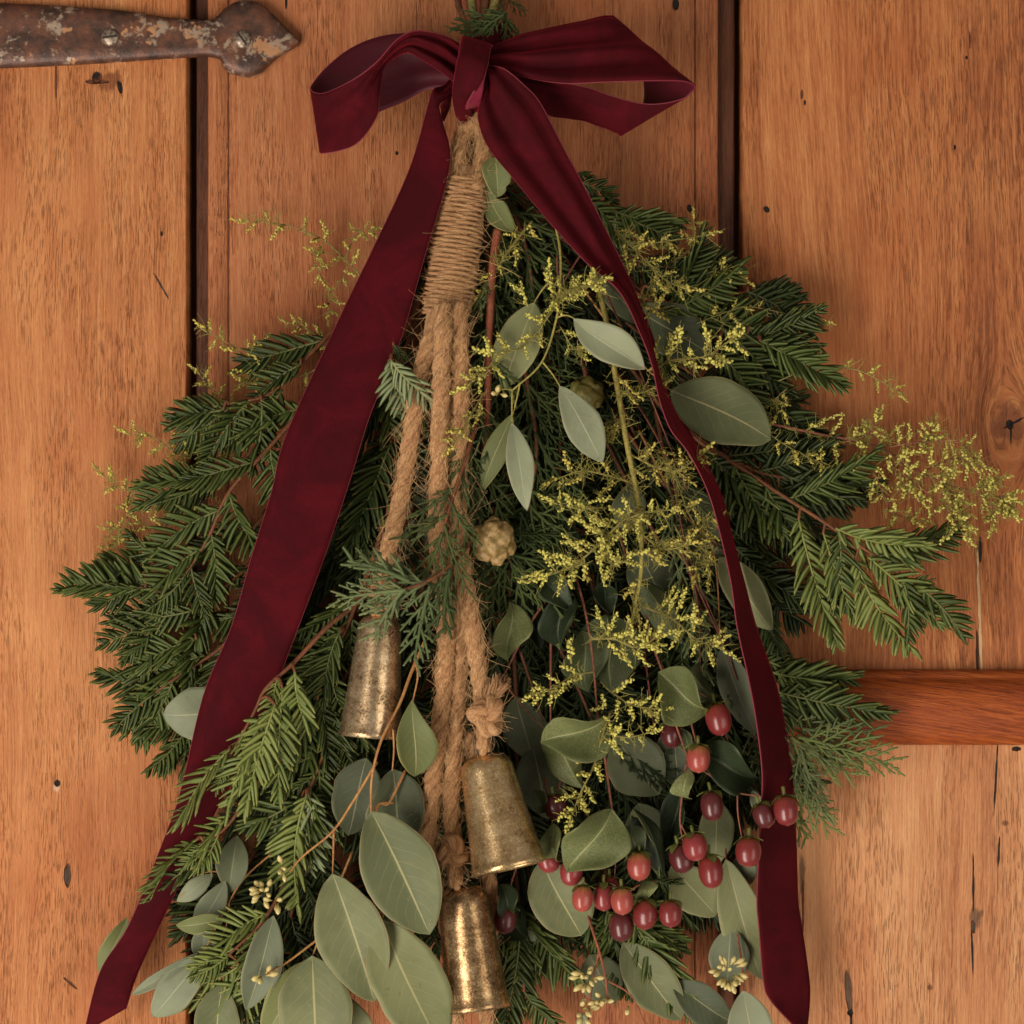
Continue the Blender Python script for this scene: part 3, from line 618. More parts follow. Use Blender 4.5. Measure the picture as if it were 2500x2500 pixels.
def leaf_mat(name, base, vary, rib, edge, nveins=9.0, ret=0.0, gloss=0.5, ribw=0.022):
    m = NT(name); u, v = m.uvsep(); o = m.obj(); r = m.rand()
    s = m.math('SUBTRACT', u, 0.5); au = m.math('MULTIPLY', m.math('ABSOLUTE', s), 2.0)
    f = m.math('ADD', m.math('MULTIPLY', m.noise(o, 34, 4, 0.65), 0.62), m.math('MULTIPLY', r, 0.38))
    c = m.mix(m.step(f, 0.3, 0.7), tuple(q * 0.82 for q in base), vary)
    c = m.mix(m.math('MULTIPLY', m.step(m.noise(o, 300, 3, 0.6), 0.66, 0.72), 0.5), c, srgb(112, 78, 46))
    sg = m.math('MULTIPLY', m.math('SIGN', s), 0.23)
    wv = m.math('MULTIPLY', m.noise(o, 90, 2), 0.5)
    ph = m.math('FRACT', m.math('ADD', m.math('ADD', m.math('SUBTRACT', m.math('MULTIPLY', v, nveins), m.math('MULTIPLY', m.math('POWER', au, 1.25), 2.6)), 7.0), m.math('ADD', sg, wv)))
    pd = m.math('MINIMUM', ph, m.math('SUBTRACT', 1.0, ph))
    vein = m.math('MULTIPLY', m.step(pd, 0.055, 0.015), m.math('MULTIPLY', m.step(au, 0.95, 0.5), m.step(v, 0.99, 0.85)))
    rd = m.math('ADD', au, m.math('MULTIPLY', m.noise(o, 160, 1), 0.012))
    mid = m.step(rd, ribw + 0.026, ribw)
    c = m.mix(m.math('MULTIPLY', vein, 0.20), c, rib)
    h = m.math('ADD', m.math('MULTIPLY', vein, 0.5), mid)
    if ret:
        vo = m.n('ShaderNodeTexVoronoi', feature='DISTANCE_TO_EDGE'); m.put(vo.inputs['Vector'], o); vo.inputs['Scale'].default_value = 420
        rv = m.step(vo.outputs['Distance'], 0.10, 0.02); c = m.mix(m.math('MULTIPLY', rv, ret), c, tuple(q * 0.42 for q in base)); h = m.math('SUBTRACT', h, m.math('MULTIPLY', rv, 0.5))
    sp = m.step(m.noise(o, 230, 3, 0.6), 0.70, 0.76)
    c = m.mix(m.math('MULTIPLY', sp, 0.45), c, tuple(q * 0.72 for q in rib))
    c = m.mix(m.math('MULTIPLY', mid, 0.75), c, rib)
    c = m.mix(m.math('MULTIPLY', m.step(au, 0.955, 0.99), 0.6), c, edge)
    fi = m.noise(o, 1400, 2)
    return m.set(color=c, rough=m.math('ADD', gloss, m.math('MULTIPLY', fi, 0.15)), spec=0.32, normal=m.bump(m.math('ADD', h, m.math('MULTIPLY', fi, 0.35)), 0.35, 0.0004))
RIB = srgb(168, 162, 116)
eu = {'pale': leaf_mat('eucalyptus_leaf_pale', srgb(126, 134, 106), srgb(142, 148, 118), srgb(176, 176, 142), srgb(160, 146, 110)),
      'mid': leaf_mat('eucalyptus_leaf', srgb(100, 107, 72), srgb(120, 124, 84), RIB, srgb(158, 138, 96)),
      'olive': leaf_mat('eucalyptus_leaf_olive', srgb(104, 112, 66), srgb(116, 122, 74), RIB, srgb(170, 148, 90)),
      'deep': leaf_mat('eucalyptus_leaf_shaded', srgb(72, 80, 56), srgb(90, 96, 68), srgb(134, 134, 100), srgb(128, 112, 82)),  # darker leaf copy; the shade of the inner swag is in its colour
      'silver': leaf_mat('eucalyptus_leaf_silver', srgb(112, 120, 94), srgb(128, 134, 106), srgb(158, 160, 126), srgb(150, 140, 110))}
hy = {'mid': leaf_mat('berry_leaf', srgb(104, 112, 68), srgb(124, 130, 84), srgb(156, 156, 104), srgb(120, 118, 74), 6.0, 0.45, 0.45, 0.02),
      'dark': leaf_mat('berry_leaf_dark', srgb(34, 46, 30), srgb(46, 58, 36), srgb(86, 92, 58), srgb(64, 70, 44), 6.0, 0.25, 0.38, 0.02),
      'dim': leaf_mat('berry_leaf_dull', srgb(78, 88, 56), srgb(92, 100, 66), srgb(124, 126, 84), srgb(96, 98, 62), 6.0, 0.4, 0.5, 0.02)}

# ------------------------------------------------------------------ redwood fronds (shared meshes)
def frond_mesh(Lm, seed, nl=0.0152, name='frond'):
    rg = random.Random(seed); mb = MB(); bend = rg.uniform(-0.30, 0.30); droop = rg.uniform(-0.32, 0.06)
    def at(t):
        x = t * Lm; return np.array((x * (1 - 0.05 * t), bend * x * t, droop * x * t))
    ts = np.linspace(0, 1, 12); tube(mb, [at(t) for t in ts], [0.0008, 0.00062, 0.0003], 5, mat=1)
    n = int(Lm / 0.0032); sidefac = {-1: rg.uniform(0.85, 1.05), 1: rg.uniform(0.85, 1.05)}; lift = {-1: rg.uniform(-0.1, 0.35), 1: rg.uniform(-0.1, 0.35)}
    for i in range(n + 1):
        for sgn in (-1, 1):
            t = min(1.0, (i + 0.3 + rg.uniform(-0.45, 0.45) + (0.45 if sgn > 0 else 0)) / (n + 1.0))
            if rg.random() < 0.05: continue
            prof = min(1.0, 0.40 + 2.6 * t) * (1 - 0.60 * max(0, (t - 0.5) / 0.5) ** 1.3)
            Ln = nl * prof * rg.uniform(0.78, 1.14) * sidefac[sgn]; ang = R(52 - 28 * max(0, t - 0.3) / 0.7 + rg.uniform(-11, 11))
            rise = lift[sgn] + R(rg.uniform(-14, 16)); b = at(max(0, t))
            dx = np.array((math.cos(ang) * math.cos(rise), sgn * math.sin(ang) * math.cos(rise), math.sin(rise)))
            side = np.cross(dx, np.array((0, 0, 1.0))); side /= np.linalg.norm(side)
            roll = rg.uniform(-0.5, 0.5) + sgn * 0.2
            nrm = np.cross(side, dx); sd = side * math.cos(roll) + nrm * math.sin(roll); nn = np.cross(sd, dx)
            wd = (0.00130 if nl < 0.017 else 0.00152) * (0.75 + 0.35 * prof) * rg.uniform(0.85, 1.15); cv = rg.uniform(0.08, 0.45); dn = rg.uniform(-0.10, 0.28)
            V = []; U = []
            for (s, ww) in ((0, 0.3), (0.10, 0.85), (0.38, 1.0), (0.68, 0.92), (0.9, 0.55), (1.0, 0.06)):
                q = b + dx * Ln * s + np.array((1.0, 0, 0)) * (cv * Ln * s * s) - np.array((0, 0, 1.0)) * (dn * Ln * s * s)
                for k, (aa, bb) in enumerate(((1, 0), (0, 0.16), (-1, 0), (0, -0.10))):
                    V.append(tuple(q + sd * wd * ww * aa + nn * wd * ww * bb)); U.append((k / 4, s))
            F = [(r * 4 + k, r * 4 + (k + 1) % 4, (r + 1) * 4 + (k + 1) % 4, (r + 1) * 4 + k) for r in range(5) for k in range(4)]
            mb.add(V, F, U, 0)
    return mb, Lm
FR = {}
def frond_for(tone, length, rg):
    key = min((0.034, 0.05, 0.068, 0.088, 0.112), key=lambda q: abs(math.log(q / length)))
    k = (tone, key, rg.randrange(5))
    if k not in FR:
        mb, L = frond_mesh(key, int(key * 1000) * 7 + k[2], 0.0190 if key > 0.08 else (0.0172 if key > 0.04 else 0.0132))
        FR[k] = mb.mesh('frond', [rw[tone], rw_stem[tone]])
    return FR[k], key
def put_frond(parent, a, b, tone, rg, roll=None):
    v = b - a; me, L = frond_for(tone, v.length, rg)
    x, y, z = frame(v, rg.uniform(-0.55, 0.55) if roll is None else roll)
    return inst(me, 'frond', parent, mat_from(a, x, y, z, v.length / L))

def redwood(label, path, tone='mid', fl=230, n=8, t0=0.3, tl=None, seed=1, extra=(), spread=(16, 40), sides=(1, -1), stem=True, dz=9, group='redwood branches'):
    """a redwood branch: bare stem that runs from the tie, flat needle fronds set along its outer part"""
    rg = random.Random(seed); root = thing('redwood_branch', label, 'foliage', P(*path[0]), group)
    pp = catmull(path, 60)                                    # (px, py, d)
    if stem:
        mb = MB(); tube(mb, [tuple(P(*q)) for q in pp], [0.0016, 0.0013, 0.0008], 6); mb.build('stem', twig, root)
    for i in range(n):
        t = t0 + (0.97 - t0) * (i + rg.uniform(-0.25, 0.25)) / max(1, n - 1) if n > 1 else t0
        t = max(0.02, min(0.97, t)); k = int(t * 60); q = pp[k]; dr = pp[min(60, k + 2)] - pp[max(0, k - 2)]
        th = math.atan2(dr[1], dr[0]); s = sides[i % len(sides)]; a = th + s * R(rg.uniform(*spread))
        l = 1.22 * fl * (0.72 + 0.42 * math.sin(math.pi * min(1, max(0, (t - t0) / max(0.01, 1 - t0)) * 0.75 + 0.2))) * rg.uniform(0.82, 1.15)
        base = P(*q); e = P(q[0] + l * math.cos(a), q[1] + l * math.sin(a), q[2] + rg.uniform(-dz, dz))
        put_frond(root, base, e, tone, rg)
    dr = pp[60] - pp[56]; th = math.atan2(dr[1], dr[0]); q = pp[60]; tl = tl or fl
    if tl > 0: put_frond(root, P(*q), P(q[0] + tl * math.cos(th), q[1] + tl * math.sin(th), q[2] + rg.uniform(-4, 6)), tone, rg, 0.1)
    for ex in extra:
        tn = ex[6] if len(ex) > 6 else tone
        put_frond(root, P(*ex[0:3]), P(*ex[3:6]), tn, rg, ex[7] if len(ex) > 7 else rg.uniform(-0.25, 0.25))
        mb = MB(); k = int(np.argmin(np.hypot(pp[:, 0] - ex[0], pp[:, 1] - ex[1]))); a, b = P(*pp[k]), P(*ex[0:3])
        if (b - a).length > 0.004: tube(mb, catmull([tuple(a), tuple((a + b) / 2 + Vector((0, 0, 0.003))), tuple(b)], 8), 0.0009, 5); mb.build('stem', twig, root)
    return root

# ------------------------------------------------------------------ cypress sprays (shared meshes)
def spray_mesh(Lm, seed, thick=0.00085, dens=0.0042, wide=0.40):
    rg = random.Random(seed); mb = MB(); bend = rg.uniform(-0.2, 0.2); dz = rg.uniform(-0.12, 0.1)
    def at(t): x = t * Lm; return np.array((x, bend * x * t, dz * x * t))
    tube(mb, [at(t) for t in np.linspace(0, 1, 12)], [thick * 1.5, thick * 1.2, thick * 0.8], 5, v1=Lm * 1000 / 3)
    n = int(Lm / dens)
    for i in range(n):
        t = (i + 0.5) / n
        if rg.random() < 0.06: continue
        s = 1 if i % 2 else -1; th = R(rg.uniform(28, 44)); ln = Lm * wide * min(1, 0.5 + 2 * t) * (1 - 0.75 * t) * rg.uniform(0.75, 1.2) + 0.004
        b = at(t); up = rg.uniform(-0.25, 0.3); d = np.array((math.cos(th), s * math.sin(th), up)); cv = np.array((0.25, 0, rg.uniform(-0.2, 0.1)))
        f = lambda q: b + d * ln * q + cv * ln * q * q
        tube(mb, [f(q) for q in np.linspace(0, 1, 6)], [thick, thick * 0.95, thick * 0.7], 5, v1=ln * 1000 / 3)
        m2 = int(ln / 0.0034)
        for k in range(1, m2):
            q = k / m2; s2 = 1 if k % 2 else -1; th2 = th * s + s2 * R(rg.uniform(28, 48)); l2 = min(0.0085, ln * 0.42 * (1.15 - q)) * rg.uniform(0.7, 1.25)
            if l2 < 0.0015: continue
            d2 = np.array((math.cos(th2), math.sin(th2), up + rg.uniform(-0.3, 0.3)))
            tube(mb, [f(q), f(q) + d2 * l2 * 0.55, f(q) + d2 * l2 + np.array((0.1 * l2, 0, 0))], [thick * 0.9, thick * 0.9, thick * 0.6], 4, v1=l2 * 1000 / 3)
    return mb
SP = {}
def put_spray(parent, a, b, tone, rg, roll=None, thick=1.0):
    v = b - a; key = min((0.03, 0.045, 0.065, 0.09), key=lambda q: abs(math.log(q / v.length))); k = (tone, key, rg.randrange(3), thick)
    if k not in SP: SP[k] = spray_mesh(key, int(key * 1000) * 11 + k[2], 0.00085 * thick).mesh('spray', [cy[tone]])
    x, y, z = frame(v, rg.uniform(-0.7, 0.7) if roll is None else roll)
    return inst(SP[k], 'spray', parent, mat_from(a, x, y, z, v.length / key))
def cypress(label, path, tone='mid', fl=200, n=8, t0=0.1, tl=160, seed=1, spread=(18, 42), stem=None, dz=10, srad=0.0015, extra=(), thick=1.0, group='cypress branches'):
    rg = random.Random(seed); root = thing('cypress_branch', label, 'foliage', P(*path[0]), group); pp = catmull(path, 60)
    mb = MB(); tube(mb, [tuple(P(*q)) for q in pp], [srad, srad * 0.85, srad * 0.5], 7); mb.build('stem', stem or twig, root)
    for i in range(n):
        t = min(0.97, max(0.02, t0 + (0.95 - t0) * (i + rg.uniform(-0.3, 0.3)) / max(1, n - 1))); k = int(t * 60); q = pp[k]; dr = pp[min(60, k + 2)] - pp[max(0, k - 2)]
        a = math.atan2(dr[1], dr[0]) + (1 if i % 2 else -1) * R(rg.uniform(*spread)); l = fl * rg.uniform(0.75, 1.2)
        put_spray(root, P(*q), P(q[0] + l * math.cos(a), q[1] + l * math.sin(a), q[2] + rg.uniform(-dz, dz)), tone, rg, thick=thick)
    if tl:
        dr = pp[60] - pp[56]; a = math.atan2(dr[1], dr[0]); q = pp[60]
        put_spray(root, P(*q), P(q[0] + tl * math.cos(a), q[1] + tl * math.sin(a), q[2]), tone, rg, thick=thick)
    for ex in extra: put_spray(root, P(*ex[0:3]), P(*ex[3:6]), ex[6] if len(ex) > 6 else tone, rg, rg.uniform(-0.3, 0.3), thick=thick)
    return root

# ------------------------------------------------------------------ wormwood sprigs (fine yellow-green bud spikes)
_ico = None
def ball(mb, c, r, mat, rg, el=1.25):
    a = Vector((rg.uniform(-1, 1), rg.uniform(-1, 1), rg.uniform(-1, 1))).normalized(); x, y, z = frame(a, 0, Vector((0.3, 0.5, 0.8)))
    V = []; n = 6; c = Vector(c)
    prof = ((0.0, -1), (0.72, -0.7), (1.0, 0.0), (0.72, 0.7), (0.0, 1))
    V.append(tuple(c - x * r * el))
    for (rr, h) in prof[1:-1]:
        for j in range(n): an = 2 * math.pi * j / n; V.append(tuple(c + x * (h * r * el) + y * (rr * r * math.cos(an)) + z * (rr * r * math.sin(an))))
    V.append(tuple(c + x * r * el)); F = []
    for j in range(n):
        k = (j + 1) % n; F.append((0, 1 + k, 1 + j)); F.append((1 + 2 * n + j, 1 + 2 * n + k, 1 + 3 * n))
        for q in range(2): F.append((1 + q * n + j, 1 + q * n + k, 1 + (q + 1) * n + k, 1 + (q + 1) * n + j))
    mb.add(V, F, None, mat)
def spike_mesh(Lm, seed, thin=False):
    """mats: 0 bud, 1 green stem and leaflets"""
    rg = random.Random(seed); mb = MB(); bend = rg.uniform(-0.5, 0.5); dz = rg.uniform(-0.25, 0.35)
    def at(t): x = t * Lm; return np.array((x * (1 - 0.12 * t * abs(bend)), bend * x * t, dz * x * t))
    tube(mb, [at(t) for t in np.linspace(0, 1, 9)], [0.0006, 0.0005, 0.00035], 4, mat=1)
    nb = int(Lm / (0.00080 if not thin else 0.00115))
    for i in range(nb):
        t = 0.18 + 0.82 * i / nb; a = rg.uniform(0, 2 * math.pi); rr = (0.0019 if not thin else 0.0019) * (1.1 - 0.72 * t) * rg.uniform(0.4, 1.2)
        c = at(t) + np.array((0.0006, rr * math.cos(a), rr * math.sin(a)))
        ball(mb, c, rg.uniform(0.00056, 0.00102) * (1.15 - 0.35 * t), 0, rg)
        if rr > 0.0012: tube(mb, [at(t) - np.array((0.0008, 0, 0)), c], 0.00022, 3, mat=1, cap=False)
    for i in range(int(Lm * (420 if not thin else 620))):
        t = rg.uniform(0, 0.85); a = rg.uniform(0, 2 * math.pi); l = rg.uniform(0.0025, 0.0075) * (1.1 - 0.6 * t)
        d = np.array((rg.uniform(0.2, 0.9), math.cos(a), math.sin(a))); cu = np.array((rg.uniform(-0.2, 0.9), rg.uniform(-0.6, 0.6), rg.uniform(-0.6, 0.6)))
        tube(mb, [at(t) + d * l * q + cu * l * q * q for q in (0, 0.35, 0.7, 1)], [0.00024, 0.0002, 0.0001], 3, mat=1, cap=False)
    return mb
SK = {}
def put_spike(parent, a, b, rg, mat='y', thin=False):
    v = b - a; key = min((0.012, 0.018, 0.026, 0.036), key=lambda q: abs(math.log(q / v.length))); k = (key, rg.randrange(4), mat, thin)
    if k not in SK: SK[k] = spike_mesh(key, int(key * 1000) * 13 + k[1] + (500 if thin else 0), thin).mesh('bud_spike', [bud_y if mat == 'y' else bud_d, wisp])
    x, y, z = frame(v, rg.uniform(0, 6.28))
    return inst(SK[k], 'bud_spike', parent, mat_from(a, x, y, z, v.length / key))
def wormwood(label, path, fl=70, n=10, t0=0.1, seed=1, mat='y', thin=False, spread=(25, 65), srad=0.0007, extra=(), wisps=40, dz=10, stem=None, tl=None, branches=(), group='wormwood sprigs'):
    rg = random.Random(seed); root = thing('wormwood_sprig', label, 'foliage', P(*path[0]), group)
    mb = MB(); wm = MB()
    def run(path, n, t0, fl, srad, wisps, tl):
        pp = catmull(path, 60); tube(mb, [tuple(P(*q)) for q in pp], [srad, srad * 0.85, srad * 0.45], 6)
        for i in range(n):
            t = min(0.98, max(0.02, t0 + (0.97 - t0) * (i + rg.uniform(-0.35, 0.35)) / max(1, n - 1))); k = int(t * 60); q = pp[k]; dr = pp[min(60, k + 2)] - pp[max(0, k - 2)]
            a = math.atan2(dr[1], dr[0]) + (1 if i % 2 else -1) * R(rg.uniform(*spread)); l = fl * rg.uniform(0.6, 1.3) * (1.1 - 0.4 * t)
            put_spike(root, P(*q), P(q[0] + l * math.cos(a), q[1] + l * math.sin(a), q[2] + rg.uniform(-dz * .4, dz)), rg, mat, thin)
        if tl is None or tl > 0:
            dr = pp[60] - pp[55]; a = math.atan2(dr[1], dr[0]); q = pp[60]; l = tl or fl
            put_spike(root, P(*q), P(q[0] + l * math.cos(a), q[1] + l * math.sin(a), q[2]), rg, mat, thin)
        for i in range(wisps):
            q = pp[rg.randrange(2, 58)]; b = P(*q); a = rg.uniform(0, 6.28); l = rg.uniform(12, 34) * S; d = Vector((math.cos(a), -rg.uniform(0, 0.6), math.sin(a))); cu = Vector((rg.uniform(-1, 1), rg.uniform(-1, .3), rg.uniform(-1, 1))) * 0.6
            f = lambda s: b + d * (l * s) + cu * (l * s * s)
            tube(wm, [tuple(f(s)) for s in (0, 0.35, 0.7, 1)], [0.0003, 0.00026, 0.00012], 3, cap=False)
            for k in range(3):
                s = rg.uniform(0.3, 0.9); e = Vector((rg.uniform(-1, 1), rg.uniform(-1, .2), rg.uniform(-1, 1))) * (l * 0.35)
                tube(wm, [tuple(f(s)), tuple(f(s) + e * 0.6), tuple(f(s) + e)], [0.00024, 0.0001], 3, cap=False)
    run(path, n, t0, fl, srad, wisps, tl)
    for br in branches: run(br[0], br[1], 0.15, br[2], min(srad * 0.75, 0.00065), wisps // 3, None)
    for ex in extra: put_spike(root, P(*ex[0:3]), P(*ex[3:6]), rg, mat, thin)
    mb.build('stem', stem or twig_green, root)
    if wm.v: wm.build('leaflet', wisp, root)['kind'] = 'stuff'
    return root

# ------------------------------------------------------------------ leaves
def leaf(parent, base, tip, w, mat, bend=4.0, cup=0.06, roll=0.0, shape=(0.9, 0.8), seed=0, wav=0.07, side=0.0, name='leaf', notch=None, fold=None, twist=None):
    """blade from base to tip (px, py, mm), w px wide; bend mm bows it along its length, side bows it in its plane"""
    rg = random.Random(seed * 31 + int(base[0])); a, b = P(*base), P(*tip); v = b - a; L = v.length; x, y, z = frame(v, R(roll)); hw = W(w, base[2]) / 2
    nu, nv = 12, 20; V = []; U = []; ph = rg.uniform(0, 6); y0, z0 = y, z
    fold = rg.uniform(-0.18, 0.26) if fold is None else fold; twist = rg.uniform(-0.8, 0.8) if twist is None else twist
    for i in range(nv + 1):
        t = i / nv; pf = max(0.0, math.sin(math.pi * t ** shape[0])) ** shape[1]
        tw = Matrix.Rotation(twist * (t - 0.4), 3, x); y, z = tw @ y0, tw @ z0
        for j in range(nu + 1):
            u = j / nu; s = 2 * u - 1
            ww = hw * pf * (1 + 0.11 * mnoise.noise(Vector((t * 3.2, seed * 1.7, 1 if s > 0 else 5))) + 0.03 * mnoise.noise(Vector((t * 13, seed * 1.3, 2 if s > 0 else 8))))
            if notch and s > 0: ww *= 1 - notch[1] * math.exp(-((t - notch[0]) / 0.07) ** 2)
            h = bend / 1000 * 4 * t * (1 - t) + fold * hw * abs(s) * pf + cup * hw * 2 * (s * s) * pf + wav * hw * math.sin(t * 9 + ph + s * 1.3) * abs(s) ** 1.5 * pf
            q = a + x * (L * t) + y * (ww * s + side * L * 4 * t * (1 - t)) + z * h
            V.append(tuple(q)); U.append((u, t))
    F = [(i * (nu + 1) + j, i * (nu + 1) + j + 1, (i + 1) * (nu + 1) + j + 1, (i + 1) * (nu + 1) + j) for i in range(nv) for j in range(nu)]
    mb = MB(); mb.add(V, F, U); ob = mb.build(name, mat, parent)
    sol = ob.modifiers.new('thickness', 'SOLIDIFY'); sol.thickness = 0.00045; sol.offset = -1
    return ob
def stems(parent, paths, mat, r=3.2, name='stem'):
    for p in paths:
        rr = r
        if isinstance(p, tuple): p, rr = p
        mb = MB(); c = path3(p); tube(mb, c, [rr * S, rr * S * 0.85, rr * S * 0.6], 8); mb.build(name, mat, parent)
def eucalyptus(label, paths, leaves, smat=None, buds=(), r=3.2, group='eucalyptus sprigs', cat='foliage'):
    p0 = paths[0][0] if isinstance(paths[0], tuple) else paths[0]
    root = thing('eucalyptus_sprig', label, cat, P(*p0[0]), group); stems(root, paths, smat or twig_orange, r)
    for i, lf in enumerate(leaves):
        base, tip, w, tone = lf[:4]; kw = lf[4] if len(lf) > 4 else {}
        leaf(root, base, tip, w, eu[tone], seed=i + int(base[1]), **kw)
    for (px, py, d, n, rad) in buds: bud_cluster(root, px, py, d, n, rad)
    return root
m = NT('eucalyptus_bud'); u, v = m.uvsep(); bud_e = m.set(color=m.mix(v, srgb(176, 158, 92), srgb(206, 190, 128)), rough=0.5)
BUD = None
def bud_cluster(parent, px, py, d, n, rad):
    global BUD
    if BUD is None:
        mb = MB(); lathe(mb, [(0.0004, 0), (0.0006, 0.0015), (0.0015, 0.003), (0.00165, 0.0042), (0.0012, 0.0056), (0.0002, 0.0068)], 9, Vector((0, 0, 0)), Vector((0, 1, 0)), Vector((0, 0, 1)), Vector((1, 0, 0))); BUD = mb.mesh('bud', [bud_e])
    rg = random.Random(int(px * 7 + py))
    for i in range(n):
        a = rg.uniform(0, 6.28); q = math.sqrt(rg.random()) * rad; b = P(px + q * math.cos(a) * 0.7, py + q * math.sin(a) * 0.7, d + rg.uniform(-4, 4))
        e = q / rad; dr = Vector((math.cos(a) * e + rg.uniform(-.6, .6), -1.2 * (1.1 - e) + rg.uniform(-.4, .4), -math.sin(a) * e + rg.uniform(-.6, .6))); x, y, z = frame(dr)
        inst(BUD, 'bud', parent, mat_from(b, x, y, z, rg.uniform(0.8, 1.1)))

# ------------------------------------------------------------------ berries
def berry_mat(name, top, body, tipc):
    m = NT(name); u, v = m.uvsep(); o = m.obj(); n = m.noise(o, 260, 3)
    st = m.noise(m.comb(m.math('MULTIPLY', u, 30.0), m.math('MULTIPLY', v, 2.0), m.rand()), 1.0, 2)
    f = m.math('ADD', v, m.math('MULTIPLY', m.math('SUBTRACT', st, 0.5), 0.35))
    c = m.ramp(f, [(0.02, top), (0.34, body), (0.72, body), (0.95, tipc)])
    c = m.mix(m.math('MULTIPLY', m.step(n, 0.45, 0.7), 0.35), c, tuple(q * 0.55 for q in body))
    c = m.mix(m.math('MULTIPLY', m.rand(), 0.22), c, srgb(112, 50, 44))
    return m.set(color=c, rough=m.math('ADD', 0.17, m.math('MULTIPLY', n, 0.2)), spec=0.55, coat=0.15, sss=0.0, normal=m.bump(n, 0.05, 0.0004))
bmats = {'red': berry_mat('berry_red', srgb(142, 70, 50), srgb(122, 42, 42), srgb(152, 78, 76)), 'pink': berry_mat('berry_pink', srgb(184, 148, 74), srgb(170, 78, 68), srgb(200, 118, 106)),
         'dark': berry_mat('berry_dark', srgb(92, 42, 40), srgb(84, 34, 37), srgb(124, 66, 66)), 'rose': berry_mat('berry_rose', srgb(146, 74, 56), srgb(142, 54, 56), srgb(182, 102, 100))}
m = NT('calyx'); cal = m.set(color=m.ramp(m.noise(m.obj(), 260, 3), [(0.35, srgb(92, 100, 46)), (0.65, srgb(142, 142, 74))]), rough=0.5)
CAL = None; BER = {}
def berry(parent, px, py, d, r, tone, dirv=(0.0, 1.0), fwd=0.25, stalk=None):
    """dirv: the way the tip points in the picture (x right, y down); r radius px"""
    global CAL
    x = Vector((dirv[0], -fwd, -dirv[1])).normalized(); rr = W(r, d); c = P(px, py, d)
    if tone not in BER:
        mb = MB(); pr = [(0.02, -1.0), (0.45, -0.96), (0.75, -0.80), (0.93, -0.5), (1.0, -0.12), (0.98, 0.2), (0.88, 0.55), (0.68, 0.84), (0.42, 0.98), (0.20, 1.03), (0.07, 1.07), (0.02, 1.1)]
        lathe(mb, [(a, h * 1.08) for a, h in pr], 24, Vector((0, 0, 0)), Vector((0, 1, 0)), Vector((0, 0, 1)), Vector((1, 0, 0)), wob=lambda a, t: 1 - 0.045 * max(0, math.cos(3 * a)) ** 6 * min(1, t * 2))
        BER[tone] = mb.mesh('berry', [bmats[tone]])
    X, Y, Z = frame(x, random.Random(int(px)).uniform(0, 6.28)); q = random.Random(int(px * 3 + py)); rr *= q.uniform(0.9, 1.06); ob = inst(BER[tone], 'berry', parent, mat_from(c, X, Y, Z, rr) @ Matrix.Diagonal((q.uniform(0.96, 1.12), q.uniform(0.92, 1.04), q.uniform(0.94, 1.06), 1)))
    if CAL is None:
        mb = MB()
        for k in range(5):
            a = 2 * math.pi * k / 5; V = []; U = []
            for i in range(7):
                t = i / 6; w = 0.36 * math.sin(math.pi * (0.12 + 0.86 * t)) ** 0.8; rad = 0.1 + 0.95 * t; h = -1.16 + 0.15 * t + 0.42 * t * t * (1.2 if k % 2 else 0.35)
                for s in (-1, 0, 1):
                    V.append((h - 0.06 * abs(s), rad * math.cos(a) - s * w * math.sin(a), rad * math.sin(a) + s * w * math.cos(a))); U.append((s / 2 + .5, t))
            mb.add(V, [(i * 3 + j, i * 3 + j + 1, i * 3 + j + 4, i * 3 + j + 3) for i in range(6) for j in range(2)], U)
        tube(mb, [(-1.75, 0.05, 0), (-1.4, 0.0, 0), (-1.05, 0, 0)], 0.13, 6)
        CAL = mb.mesh('calyx', [cal])
    o = bpy.data.objects.new('calyx', CAL); COL.objects.link(o); o.parent = ob
    o.matrix_local = Matrix.Translation((0.16, 0, 0)) @ Matrix.Scale(1.14, 4)
    return ob
# ------------------------------------------------------------------ stems gathered at the top
bundle = thing('stem_bundle', 'bundle of cut brown stems gathered above and behind the bow', 'stems', P(1160, 200, 20))
rg = random.Random(3)
for i, (x0, x1, x2, mt, dd) in enumerate(((1118, 1150, 1128, twig, 14), (1135, 1162, 1160, twig_red, 22), (1166, 1165, 1190, twig_red, 28), (1196, 1172, 1150, twig_orange, 24), (1212, 1178, 1205, twig, 16), (1228, 1184, 1230, twig_green, 12), (1150, 1158, 1140, twig_green, 30), (1182, 1168, 1175, twig, 32), (1205, 1166, 1160, twig_green, 34))):
    mb = MB(); tube(mb, path3([(x0, -60, dd - 6), (x0 + 2, 10, dd), (x1 + 4, 90, dd + 4), (x1, 190, dd + 6), (x1 - 4, 300, dd + 6), (x2, 430, dd + 4), (x2 + (x2 - 1160) * 1.2, 560, dd)]), [0.0026, 0.0024, 0.002], 8); mb.build('stem', mt, bundle)
TIE = (1160, 400, 22)

